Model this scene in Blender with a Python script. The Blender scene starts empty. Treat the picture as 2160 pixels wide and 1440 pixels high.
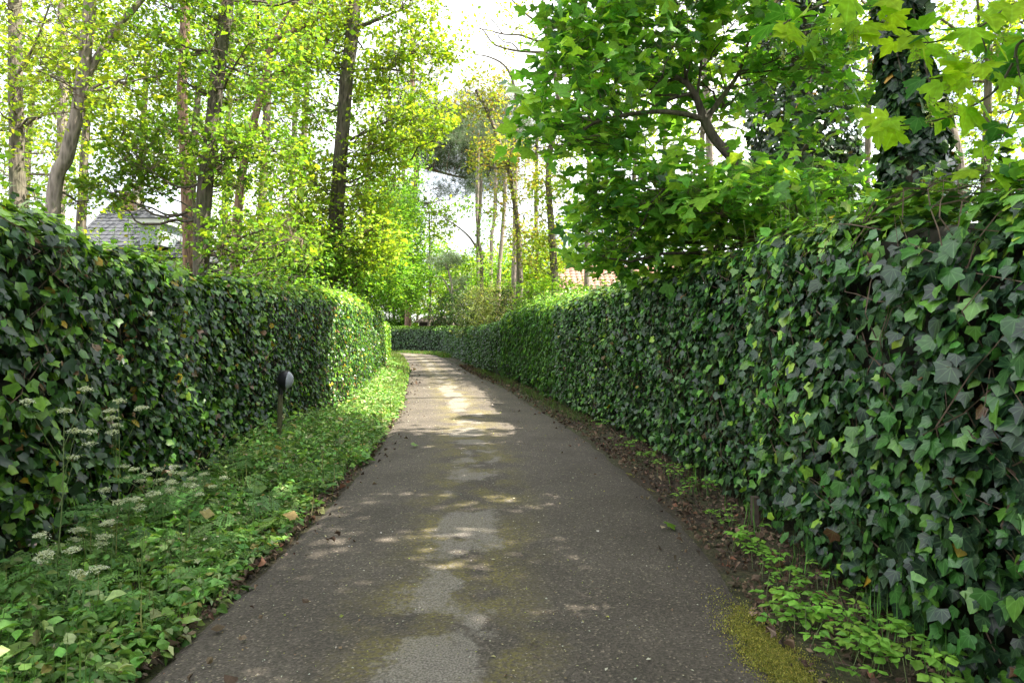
import bpy, math, random
import numpy as np
from mathutils import Matrix, Vector
R_ = math.radians
S = bpy.context.scene
COL = S.collection
rng = np.random.default_rng(11)

# ------------------------------------------------------------------ camera
cam_d = bpy.data.cameras.new('camera'); cam = bpy.data.objects.new('camera', cam_d); COL.objects.link(cam)
cam.location = (0, 0, 1.5); cam.rotation_euler = (R_(90), 0, 0)
cam_d.lens = 24; cam_d.sensor_width = 36; cam_d.shift_y = -20 / 2160
cam_d.clip_start = 0.05; cam_d.clip_end = 2000
S.camera = cam
# ------------------------------------------------------------------ world and sun
SUN_AZ, SUN_EL = 92, 56            # degrees clockwise from straight ahead (+Y) towards +X
W_ = bpy.data.worlds.new('World'); S.world = W_; W_.use_nodes = True
nt = W_.node_tree; nt.nodes.clear()
wo = nt.nodes.new('ShaderNodeOutputWorld'); bg = nt.nodes.new('ShaderNodeBackground')
sky = nt.nodes.new('ShaderNodeTexSky'); sky.sky_type = 'NISHITA'; sky.sun_disc = False
sky.sun_elevation = R_(SUN_EL); sky.sun_rotation = R_(SUN_AZ); sky.dust_density = 2.0
tc = nt.nodes.new('ShaderNodeTexCoord'); mp = nt.nodes.new('ShaderNodeMapping'); mp.inputs['Scale'].default_value = (1, 1, 2.2)
cn = nt.nodes.new('ShaderNodeTexNoise'); cn.inputs['Scale'].default_value = 2.3; cn.inputs['Detail'].default_value = 6
cr = nt.nodes.new('ShaderNodeValToRGB'); cr.color_ramp.elements[0].position = .36; cr.color_ramp.elements[1].position = .58
cr.color_ramp.elements[0].color = (.25, .25, .25, 1)
mx = nt.nodes.new('ShaderNodeMix'); mx.data_type = 'RGBA'; mx.inputs[7].default_value = (6.2, 6.2, 6.3, 1)
nt.links.new(tc.outputs['Generated'], mp.inputs['Vector']); nt.links.new(mp.outputs[0], cn.inputs['Vector'])
nt.links.new(cn.outputs[0], cr.inputs[0]); nt.links.new(cr.outputs[0], mx.inputs[0]); nt.links.new(sky.outputs[0], mx.inputs[6])
nt.links.new(mx.outputs[2], bg.inputs[0]); bg.inputs[1].default_value = 0.11
nt.links.new(bg.outputs[0], wo.inputs[0])
sd = bpy.data.lights.new('sun', 'SUN'); sd.energy = 5.0; sd.angle = R_(0.55); sd.color = (1, .93, .80)
sun = bpy.data.objects.new('sun', sd); COL.objects.link(sun)
sdir = Vector((math.sin(R_(SUN_AZ)) * math.cos(R_(SUN_EL)), math.cos(R_(SUN_AZ)) * math.cos(R_(SUN_EL)), math.sin(R_(SUN_EL))))
sun.rotation_euler = sdir.to_track_quat('Z', 'Y').to_euler(); sun.location = (20, 10, 40)
S.view_settings.view_transform = 'Standard'; S.view_settings.look = 'None'
S.view_settings.gamma = 1; S.view_settings.use_curve_mapping = False
S.view_settings.exposure = 2.15
S.render.engine = 'CYCLES'
S.cycles.max_bounces = 8; S.cycles.diffuse_bounces = 5; S.cycles.glossy_bounces = 3; S.cycles.transmission_bounces = 6
S.cycles.caustics_reflective = False; S.cycles.caustics_refractive = False

# ------------------------------------------------------------------ helpers
F = 1440.0
def P(px, py, D): return np.array(((px - 1080) / F * D, D, 1.5 - (py - 700) / F * D))
def norm(a): return a / np.maximum(np.linalg.norm(a, axis=-1, keepdims=True), 1e-9)
_wv = [(np.random.default_rng(k).normal(size=3) * f, np.random.default_rng(k + 50).uniform(0, 6.28), 1 / f ** .8)
       for k, f in enumerate([.7, .9, 1.2, 1.6, 2.1, 2.8, 3.7, 5., 6.5, 8.5])]
def nz(p, sc=1.0):
    p = np.asarray(p) * sc
    out = 0; tot = 0
    for v, ph, a in _wv:
        out = out + a * np.sin(p @ v + ph); tot += a * .7
    return out / tot
def tag(o, label=None, cat=None, group=None, kind=None):
    for k, v in (('label', label), ('category', cat), ('group', group), ('kind', kind)):
        if v: o[k] = v
    return o
def empty(name, loc, label=None, cat=None, group=None):
    o = bpy.data.objects.new(name, None); COL.objects.link(o); o.location = [float(v) for v in loc]; o.empty_display_size = .2
    return tag(o, label, cat, group)
def raw_mesh(name, V, loops, totals, mats, tint=None, uv=None, midx=None, smooth=False):
    me = bpy.data.meshes.new(name)
    V = np.asarray(V, np.float32); loops = np.asarray(loops, np.int32); totals = np.asarray(totals, np.int32)
    me.vertices.add(len(V)); me.vertices.foreach_set('co', V.ravel())
    me.loops.add(len(loops)); me.loops.foreach_set('vertex_index', loops)
    me.polygons.add(len(totals))
    st = np.zeros(len(totals), np.int32); st[1:] = np.cumsum(totals)[:-1]
    me.polygons.foreach_set('loop_start', st); me.polygons.foreach_set('loop_total', totals)
    if midx is not None: me.polygons.foreach_set('material_index', np.asarray(midx, np.int32))
    me.polygons.foreach_set('use_smooth', np.full(len(totals), bool(smooth)))
    if tint is not None:
        a = me.attributes.new('tint', 'FLOAT_COLOR', 'POINT')
        c = np.ones((len(V), 4), np.float32); c[:, :3] = tint; a.data.foreach_set('color', c.ravel())
    if uv is not None:
        u = me.uv_layers.new(name='uv'); u.data.foreach_set('uv', np.asarray(uv, np.float32)[loops].ravel())
    for m in (mats if isinstance(mats, (list, tuple)) else [mats]): me.materials.append(m)
    me.update(calc_edges=True)
    return me
def link(name, me, parent=None):
    o = bpy.data.objects.new(name, me); COL.objects.link(o)
    if parent is not None: o.parent = parent
    return o
class MB:
    """collects vertices and faces; build() makes one object (coordinates are world, moved to the parent's frame)"""
    def __init__(s): s.V = []; s.L = []; s.T = []; s.C = []; s.U = []; s.M = []; s.n = 0
    def add(s, V, loops, totals, tint=None, uv=None, mi=0):
        V = np.asarray(V, float).reshape(-1, 3); loops = np.asarray(loops).ravel(); totals = np.asarray(totals).ravel()
        s.V.append(V); s.L.append(loops + s.n); s.T.append(totals)
        s.C.append(np.broadcast_to(np.asarray(tint if tint is not None else (.5, .5, .5), float), (len(V), 3)))
        s.U.append(np.zeros((len(V), 2)) if uv is None else np.asarray(uv, float))
        s.M.append(np.full(len(totals), mi)); s.n += len(V)
    def box(s, a, b, tint=None, mi=0):
        (x0, y0, z0), (x1, y1, z1) = a, b
        V = [(x0, y0, z0), (x1, y0, z0), (x1, y1, z0), (x0, y1, z0), (x0, y0, z1), (x1, y0, z1), (x1, y1, z1), (x0, y1, z1)]
        s.add(V, [0, 3, 2, 1, 4, 5, 6, 7, 0, 1, 5, 4, 1, 2, 6, 5, 2, 3, 7, 6, 3, 0, 4, 7], [4] * 6, tint, mi=mi)
    def poly(s, V, tint=None, mi=0): s.add(V, range(len(V)), [len(V)], tint, mi=mi)
    def tube(s, pts, rad, sides=8, tint=None, rough=0.0, cap=True, mi=0):
        pts = np.asarray(pts, float); n = len(pts); rad = np.broadcast_to(np.asarray(rad, float), (n,))
        t = norm(np.gradient(pts, axis=0)); ref = np.array((0, 1., .13)) if abs(t[0][2]) > .7 else np.array((0, .1, 1.))
        a = norm(np.cross(t, ref)); b = np.cross(t, a)
        th = np.linspace(0, 2 * np.pi, sides, endpoint=False)
        rr = rad[:, None] * np.ones(sides)
        if rough:
            q = np.stack([np.cos(th)[None] * 2 + pts[:, 2:3] * .6 + pts[:, :1], np.sin(th)[None] * 2 + 0 * rad[:, None], pts[:, 2:3] * 1.5 + 0 * th[None]], -1)
            rr = rr * (1 + rough * nz(q, 1.3))
        V = pts[:, None] + rr[..., None] * (np.cos(th)[None, :, None] * a[:, None] + np.sin(th)[None, :, None] * b[:, None])
        i = np.arange(n - 1)[:, None] * sides; j = np.arange(sides); k = (j + 1) % sides
        L = np.stack([i + j, i + k, i + sides + k, i + sides + j], -1)
        s.add(V.reshape(-1, 3), L.ravel(), np.full(L.shape[0] * L.shape[1], 4), tint, mi=mi)
        if cap:
            s.add(V[-1], range(sides), [sides], tint, mi=mi)
    def sticks(s, A, B, r0, r1, tint=None, mi=0):
        A = np.asarray(A, float); B = np.asarray(B, float); n = len(A)
        if n == 0: return
        t = norm(B - A); a = norm(np.cross(t, np.array((.31, .52, .79)))); b = np.cross(t, a)
        r0 = np.broadcast_to(np.asarray(r0, float), (n,)); r1 = np.broadcast_to(np.asarray(r1, float), (n,))
        V = np.empty((n, 6, 3))
        for k in range(3):
            d = math.cos(k * 2.0944) * a + math.sin(k * 2.0944) * b
            V[:, k] = A + d * r0[:, None]; V[:, 3 + k] = B + d * r1[:, None]
        base = np.array([0, 1, 4, 3, 1, 2, 5, 4, 2, 0, 3, 5])
        L = (np.arange(n)[:, None] * 6 + base).ravel()
        c = None if tint is None else np.broadcast_to(np.asarray(tint, float), (n, 3)).repeat(6, 0) if np.ndim(tint) > 1 else tint
        s.add(V.reshape(-1, 3), L, np.full(n * 3, 4), c, mi=mi)
    def leaves(s, T, pos, Rm, sc, tint, mi=0):
        """T template; pos (n,3); Rm (n,3,3) columns x,y,z; sc (n,) or (n,3)"""
        n = len(pos)
        if n == 0: return
        sc = np.asarray(sc, float); sc = sc[:, None] if sc.ndim == 1 else sc
        tv = T['v'][None] * sc[:, None, :]
        V = np.einsum('nij,nvj->nvi', Rm, tv) + pos[:, None]
        nv = len(T['v'])
        L = (np.arange(n)[:, None] * nv + T['l'][None]).ravel()
        s.add(V.reshape(-1, 3), L, np.tile(T['t'], n), np.repeat(tint, nv, 0), np.tile(T['v'][:, :2], (n, 1)), mi=mi)
    def build(s, name, mats, parent=None, origin=None, smooth=False, kind=None):
        V = np.concatenate(s.V); org = np.zeros(3)
        if parent is not None:
            q = parent
            while q is not None: org = org + np.array(q.location); q = q.parent
        if origin is not None: org = np.asarray(origin, float)
        me = raw_mesh(name, V - org, np.concatenate(s.L), np.concatenate(s.T), mats, np.concatenate(s.C), np.concatenate(s.U), np.concatenate(s.M), smooth)
        o = link(name, me, parent)
        if parent is None: o.location = org
        if kind: o['kind'] = kind
        return o

def catmull(pts, n):
    p = np.asarray(pts, float); p = np.vstack([2 * p[0] - p[1], p, 2 * p[-1] - p[-2]])
    out = []; m = len(p) - 3
    for u in np.linspace(0, m - 1e-6, n):
        i = int(u); t = u - i; a, b, c, d = p[i:i + 4]
        out.append(.5 * (2 * b + (c - a) * t + (2 * a - 5 * b + 4 * c - d) * t * t + (3 * b - a - 3 * c + d) * t ** 3))
    return np.array(out)

# ------------------------------------------------------------------ leaf templates (length 1, stalk at origin, tip +y, upper side +z)
def fan(half, centre, cup=0., curl=0., tip=0.):
    r = [(x, y) for x, y in half]; l = [(-x, y) for x, y in reversed(half) if x > 0]
    out = r + l
    V = [(x, y, cup * abs(x) * 1.0 + curl * (y * y)) for x, y in out] + [(centre[0], centre[1], curl * centre[1] ** 2)]
    n = len(out); L = []
    for i in range(n): L += [i, (i + 1) % n, n]
    return {'v': np.array(V, float), 'l': np.array(L), 't': np.full(n, 3)}
IVY = [(0, .06), (.12, -.06), (.34, -.10), (.50, .02), (.47, .16), (.60, .26), (.66, .40), (.40, .50), (.24, .66), (.12, .86), (0, .95)]
T_ivy = [fan(IVY, (0, .36), .12, -.16), fan([(x * 1.1, y) for x, y in IVY], (0, .36), -.10, -.2), fan([(x * .9, y * 1.02) for x, y in IVY], (0, .36), .2, -.12),
         fan([(0, .06), (.28, -.04), (.5, .2), (.42, .55), (.15, .85), (0, 1.0)], (0, .38), .15, -.12)]
T_ivys = [fan([(0, .04), (.44, .03), (.56, .46), (.22, .62), (0, 1)], (0, .36), .18, -.1), fan([(0, .04), (.36, .0), (.5, .5), (0, 1)], (0, .38), -.15, -.12)]
SYC = [(0, .10), (.10, -.02), (.42, -.06), (.37, .10), (.52, .14), (.80, .40), (.62, .45), (.54, .58), (.30, .50), (.36, .70), (.20, .80), (.13, .94), (0, 1.1)]
T_syc = [fan(SYC, (0, .32), .10, -.18), fan(SYC, (0, .32), -.22, -.25), fan([(x * .9, y) for x, y in SYC], (0, .32), .3, -.1)]
SYCS = [(0, .08), (.40, -.04), (.38, .12), (.78, .40), (.34, .50), (.26, .78), (0, 1.1)]
T_sycs = [fan(SYCS, (0, .32), .10, -.2), fan(SYCS, (0, .32), -.2, -.25)]
OAK = [(0, 0), (.12, .22), (.24, .34), (.19, .48), (.33, .66), (.22, .8), (0, 1)]
T_oak = [fan(OAK, (0, .5), .25, -.12), fan([(x * 1.2, y) for x, y in OAK], (0, .5), -.2, -.15)]
def kite(w, f, c=-.1):
    return {'v': np.array([(0, 0, 0), (w, .55, f), (0, 1, c), (-w, .55, f)], float), 'l': np.array([0, 1, 2, 0, 2, 3]), 't': np.array([3, 3])}
T_kite = [kite(.36, .10), kite(.42, -.12), kite(.30, .16)]
def six(w, f): return {'v': np.array([(0, 0, 0), (w * .8, .28, f), (w, .6, f * 1.1), (0, 1, -.18), (-w, .6, f * 1.1), (-w * .8, .28, f), (0, .5, 0)], float),
                       'l': np.array([0, 1, 6, 1, 2, 6, 2, 3, 6, 3, 4, 6, 4, 5, 6, 5, 0, 6]), 't': np.full(6, 3)}
T_ov = [six(.30, .10), six(.36, -.08), six(.26, .14)]
T_long = [six(.19, .07), six(.16, .1)]
def needles(n, seed):  # a tuft of needles
    g = np.random.default_rng(seed); V = []; L = []
    for i in range(n):
        d = norm(g.normal(size=3) + np.array((0, .9, .25))); s_ = norm(np.cross(d, g.normal(size=3))) * .014
        o = np.array((0, g.uniform(-.2, .35), 0)); k = len(V)
        V += [o - s_, o + s_, o + d * g.uniform(.6, 1)]; L += [k, k + 1, k + 2]
    return {'v': np.array(V), 'l': np.array(L), 't': np.full(n, 3)}
T_needle = [needles(11, 3), needles(11, 4)]
def feather(seed):
    V = []; L = []
    def seg(a, b, w):
        a = np.array(a, float); b = np.array(b, float); d = norm(b - a); s_ = np.array((-d[1], d[0], 0)) * w; k = len(V); m = a * .45 + b * .55
        V.extend([a, m + s_, b, m - s_]); L.extend([k, k + 1, k + 2, k, k + 2, k + 3])
    g = np.random.default_rng(seed)
    for i in range(9):
        y = .12 + i * .098; ln = .42 * math.sin(min(1, (1.08 - y) * 1.2) * 1.57)
        for sx in (-1, 1):
            e = np.array((sx * ln * .85, y + ln * .42, -.05 * ln)); b0 = np.array((0, y, 0)); seg(b0, e, .02)
            for j in range(1, 4):
                q = b0 + (e - b0) * j / 3.6
                for s2 in (-1, 1):
                    dd = np.array((sx * .4, .8 * s2, 0)) if s2 < 0 else np.array((sx * .1, 1, 0)); seg(q, q + norm(dd) * ln * .22 * (1 - j * .15) + np.array((0, 0, g.uniform(-.03, .03))), .03)
    seg((0, 0, 0), (0, 1, -.1), .012)
    return {'v': np.array(V), 'l': np.array(L), 't': np.full(len(L) // 3, 3)}
T_fern = [feather(1), feather(2)]
def blade(): return {'v': np.array([(-.02, 0, 0), (.02, 0, 0), (.016, .5, .05), (-.016, .5, .05), (0, 1, .28)], float), 'l': np.array([0, 1, 2, 3, 3, 2, 4]), 't': np.array([4, 3])}
T_blade = [blade()]

def frames(nrm, tip):
    z = norm(nrm); y = norm(tip - (tip * z).sum(-1, keepdims=True) * z); x = np.cross(y, z)
    return np.stack([x, y, z], -1)
def pick_tints(pal, n, g=rng, jit=.22):
    """pal: [(weight, (r,g,b))]"""
    w = np.array([p[0] for p in pal], float); w /= w.sum()
    c = np.array([p[1] for p in pal])[g.choice(len(pal), n, p=w)]
    return c * np.exp(g.normal(size=(n, 1)) * jit) * np.exp(g.normal(size=(n, 3)) * jit * .25)
def in_view(p, pad=.0):
    d = np.maximum(p[:, 1], .05); x = p[:, 0] / d * F + 1080; y = 700 - (p[:, 2] - 1.5) / d * F
    return (p[:, 1] > .6) & (x > 0 - pad) & (x < 2160 + pad) & (y > 0 - pad) & (y < 1440 + pad)
def leaf_parts(name, root, T, pos, Rm, sc, tint, mat, idx, nvar=6):
    """single leaves as parts that share mesh data: idx chosen leaves"""
    pal = tint[idx]; order = np.argsort(pal[:, 1]); meshes = {}
    bins = np.empty(len(idx), int); bins[order] = np.arange(len(idx)) * nvar // max(len(idx), 1)
    org = np.array(root.location)
    for k, i in enumerate(idx):
        key = (int(i) % len(T), bins[k])
        if key not in meshes:
            c = np.median(pal[bins == bins[k]], 0); t = T[key[0]]
            meshes[key] = raw_mesh(name, t['v'], t['l'], t['t'], mat, np.tile(c, (len(t['v']), 1)), t['v'][:, :2], smooth=True)
        o = bpy.data.objects.new(name, meshes[key]); COL.objects.link(o); o.parent = root
        s_ = float(np.mean(sc[i])); M = np.eye(4); M[:3, :3] = Rm[i] * s_; M[:3, 3] = pos[i] - org
        o.matrix_local = Matrix(M.tolist())
def put_leaves(root, T, pos, Rm, sc, tint, mat, single=0, single_name='leaf', rest_name='foliage', score=None, Tfar=None, dfar=8.):
    n = len(pos); sel = np.zeros(n, bool)
    if single:
        s_ = sc / np.maximum(np.linalg.norm(pos - np.array((0, 0, 1.5)), axis=1), .3)
        s_ = np.where(in_view(pos), s_, 0)
        if score is not None: s_ = s_ * score
        idx = np.argsort(-s_)[:single]; idx = idx[s_[idx] > 0]
        leaf_parts(single_name, root, T, pos, Rm, sc, tint, mat, idx); sel[idx] = True
    mb = MB(); far = (np.linalg.norm(pos, axis=1) > dfar) if Tfar else np.zeros(n, bool)
    for TT, fm in ((T, ~far), (Tfar or [], far)):
        for k, t in enumerate(TT):
            m = (~sel) & fm & (np.arange(n) % len(TT) == k)
            mb.leaves(t, pos[m], Rm[m], sc[m], tint[m])
    return mb.build(rest_name, mat, root, kind='stuff', smooth=True)

# ------------------------------------------------------------------ materials
def N(t, ty, **kw):
    n = t.nodes.new(ty)
    for k, v in kw.items():
        if k in n.inputs: n.inputs[k].default_value = v
        else: setattr(n, k, v)
    return n
def base_mat(name):
    m = bpy.data.materials.new(name); m.use_nodes = True; t = m.node_tree; b = t.nodes['Principled BSDF']; return m, t, b
def ramp(t, fac, stops):
    r = t.nodes.new('ShaderNodeValToRGB'); e = r.color_ramp.elements
    while len(e) < len(stops): e.new(.5)
    for q, (p, c) in zip(e, stops): q.position = p; q.color = (*c, 1) if len(c) == 3 else c
    t.links.new(fac, r.inputs[0]); return r
def leaf_mat(name, trans=.45, rough=.38, spec=.5, veins=None, tcol=(1.22, 1.18, .5), bump=0):
    m, t, b = base_mat(name); L = t.links
    at = N(t, 'ShaderNodeAttribute', attribute_name='tint'); col = at.outputs['Color']
    if veins:
        uv = N(t, 'ShaderNodeAttribute', attribute_name='uv'); sx = N(t, 'ShaderNodeSeparateXYZ'); L.new(uv.outputs['Vector'], sx.inputs[0])
        ax = N(t, 'ShaderNodeMath', operation='ABSOLUTE'); L.new(sx.outputs[0], ax.inputs[0])
        yy = N(t, 'ShaderNodeMath', operation='SUBTRACT'); L.new(sx.outputs[1], yy.inputs[0]); yy.inputs[1].default_value = .08
        last = None
        for ang in veins:
            c, s_ = math.cos(R_(ang)), math.sin(R_(ang))
            a = N(t, 'ShaderNodeMath', operation='MULTIPLY'); L.new(ax.outputs[0], a.inputs[0]); a.inputs[1].default_value = c
            d = N(t, 'ShaderNodeMath', operation='MULTIPLY'); L.new(yy.outputs[0], d.inputs[0]); d.inputs[1].default_value = s_
            e = N(t, 'ShaderNodeMath', operation='SUBTRACT'); L.new(a.outputs[0], e.inputs[0]); L.new(d.outputs[0], e.inputs[1])
            f = N(t, 'ShaderNodeMath', operation='ABSOLUTE'); L.new(e.outputs[0], f.inputs[0])
            if last is None: last = f
            else:
                g = N(t, 'ShaderNodeMath', operation='MINIMUM'); L.new(last.outputs[0], g.inputs[0]); L.new(f.outputs[0], g.inputs[1]); last = g
        r = ramp(t, last.outputs[0], [(0.0, (1, 1, 1)), (.035, (0, 0, 0))])
        mul = N(t, 'ShaderNodeMath', operation='MULTIPLY'); L.new(r.outputs[0], mul.inputs[0]); mul.inputs[1].default_value = .9
        v = N(t, 'ShaderNodeMix', data_type='RGBA', blend_type='ADD'); L.new(mul.outputs[0], v.inputs[0]); L.new(col, v.inputs[6]); v.inputs[7].default_value = (.06, .10, .045, 1)
        col = v.outputs[2]
    geo = N(t, 'ShaderNodeNewGeometry')
    n1 = N(t, 'ShaderNodeTexNoise', Scale=38.0, Detail=2.0); L.new(geo.outputs['Position'], n1.inputs['Vector'])
    r1 = ramp(t, n1.outputs[0], [(.3, (.75, .78, .72)), (.7, (1.2, 1.2, 1.15))])
    m1 = N(t, 'ShaderNodeMix', data_type='RGBA', blend_type='MULTIPLY'); m1.inputs[0].default_value = 1; L.new(col, m1.inputs[6]); L.new(r1.outputs[0], m1.inputs[7])
    m2 = N(t, 'ShaderNodeMix', data_type='RGBA', blend_type='MULTIPLY'); m2.inputs[0].default_value = 1; L.new(m1.outputs[2], m2.inputs[6]); m2.inputs[7].default_value = (*tcol, 1)
    # paler, duller underside
    un = N(t, 'ShaderNodeMix', data_type='RGBA', blend_type='ADD'); L.new(m1.outputs[2], un.inputs[6]); un.inputs[7].default_value = (.015, .025, .012, 1)
    bf = N(t, 'ShaderNodeMath', operation='MULTIPLY'); L.new(geo.outputs['Backfacing'], bf.inputs[0]); bf.inputs[1].default_value = .8; L.new(bf.outputs[0], un.inputs[0])
    L.new(un.outputs[2], b.inputs['Base Color']); b.inputs['Roughness'].default_value = rough; b.inputs['Specular IOR Level'].default_value = spec
    tr = N(t, 'ShaderNodeBsdfTranslucent'); L.new(m2.outputs[2], tr.inputs[0])
    ms = N(t, 'ShaderNodeMixShader'); ms.inputs[0].default_value = trans; L.new(b.outputs[0], ms.inputs[1]); L.new(tr.outputs[0], ms.inputs[2])
    L.new(ms.outputs[0], t.nodes['Material Output'].inputs[0])
    return m
def bark_mat(name, c0, c1, sc=9., moss=0.0):
    m, t, b = base_mat(name); L = t.links
    geo = N(t, 'ShaderNodeNewGeometry'); mp = N(t, 'ShaderNodeMapping'); mp.inputs['Scale'].default_value = (1, 1, .22); L.new(geo.outputs['Position'], mp.inputs[0])
    n1 = N(t, 'ShaderNodeTexNoise', Scale=sc * 2, Detail=6.0, Roughness=.7); L.new(mp.outputs[0], n1.inputs['Vector'])
    v1 = N(t, 'ShaderNodeTexVoronoi', Scale=sc * 2.5); L.new(mp.outputs[0], v1.inputs['Vector'])
    ad = N(t, 'ShaderNodeMath', operation='MULTIPLY'); L.new(n1.outputs[0], ad.inputs[0]); L.new(v1.outputs[0], ad.inputs[1])
    r = ramp(t, ad.outputs[0], [(.05, c0), (.35, c1)])
    n2 = N(t, 'ShaderNodeTexNoise', Scale=1.6, Detail=3.0); L.new(geo.outputs['Position'], n2.inputs['Vector'])
    r2 = ramp(t, n2.outputs[0], [(.48, (0, 0, 0)), (.62, (1, 1, 1))])
    mm = N(t, 'ShaderNodeMath', operation='MULTIPLY'); L.new(r2.outputs[0], mm.inputs[0]); mm.inputs[1].default_value = moss
    mi = N(t, 'ShaderNodeMix', data_type='RGBA'); L.new(mm.outputs[0], mi.inputs[0]); L.new(r.outputs[0], mi.inputs[6]); mi.inputs[7].default_value = (.09, .11, .04, 1)
    L.new(mi.outputs[2], b.inputs['Base Color']); b.inputs['Roughness'].default_value = .9
    bp = N(t, 'ShaderNodeBump', Strength=.9, Distance=.03); L.new(ad.outputs[0], bp.inputs['Height']); L.new(bp.outputs[0], b.inputs['Normal'])
    return m
def plain(name, c, rough=.7, nscale=12, var=.25, bump=0, metal=0):
    m, t, b = base_mat(name); L = t.links
    tc = N(t, 'ShaderNodeTexCoord'); n1 = N(t, 'ShaderNodeTexNoise', Scale=float(nscale), Detail=5.0); L.new(tc.outputs['Object'], n1.inputs['Vector'])
    r = ramp(t, n1.outputs[0], [(.25, tuple(v * (1 - var) for v in c)), (.75, tuple(v * (1 + var) for v in c))])
    L.new(r.outputs[0], b.inputs['Base Color']); b.inputs['Roughness'].default_value = rough; b.inputs['Metallic'].default_value = metal
    if bump:
        bp = N(t, 'ShaderNodeBump', Strength=bump, Distance=.02); L.new(n1.outputs[0], bp.inputs['Height']); L.new(bp.outputs[0], b.inputs['Normal'])
    return m
def tint_mat(name, rough=.85):
    m, t, b = base_mat(name); at = N(t, 'ShaderNodeAttribute', attribute_name='tint')
    n1 = N(t, 'ShaderNodeTexNoise', Scale=30.0, Detail=4.0); r1 = ramp(t, n1.outputs[0], [(.3, (.7, .7, .7)), (.7, (1.2, 1.2, 1.2))])
    tcn = N(t, 'ShaderNodeTexCoord'); t.links.new(tcn.outputs['Object'], n1.inputs['Vector'])
    m1 = N(t, 'ShaderNodeMix', data_type='RGBA', blend_type='MULTIPLY'); m1.inputs[0].default_value = 1
    t.links.new(at.outputs['Color'], m1.inputs[6]); t.links.new(r1.outputs[0], m1.inputs[7]); t.links.new(m1.outputs[2], b.inputs['Base Color']); b.inputs['Roughness'].default_value = rough
    return m
M_ivy = leaf_mat('ivy_leaf', .22, .33, .6, veins=(0, 38, 72))
M_ivy2 = leaf_mat('ivy_leaf_small', .3, .36, .5)
M_syc = leaf_mat('sycamore_leaf', .5, .40, .55, veins=(0, 40, 78))
M_oak = leaf_mat('oak_leaf', .55, .55, .3)
M_bough = leaf_mat('sycamore_leaf_backlit', .62, .5, .2, veins=(0, 40, 78), tcol=(1.2, 1.15, .4))
M_ground = leaf_mat('ground_leaf', .35, .5, .35)
M_laurel = leaf_mat('laurel_leaf', .25, .3, .55)
M_needle = leaf_mat('pine_needle', .15, .6, .3, tcol=(1, 1, .6))
M_litter = tint_mat('dry_leaf', .8)
M_bark = bark_mat('bark_grey_brown', (.035, .028, .022), (.17, .14, .11), 9, .35)
M_barkd = bark_mat('bark_dark', (.022, .018, .014), (.11, .09, .07), 9, .3)
M_barkp = bark_mat('bark_pine', (.06, .035, .025), (.26, .16, .11), 8, .05)
M_barkpale = bark_mat('bark_pale', (.09, .075, .06), (.30, .25, .21), 8, .15)
M_twig = plain('twig', (.11, .075, .05), .85, 30)
M_stem = plain('green_stem', (.12, .17, .05), .6, 30)
M_core = plain('hedge_shade_core', (.022, .02, .012), .95, 14, .5, .5)  # dark colour stands in for the shade inside the hedge

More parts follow.
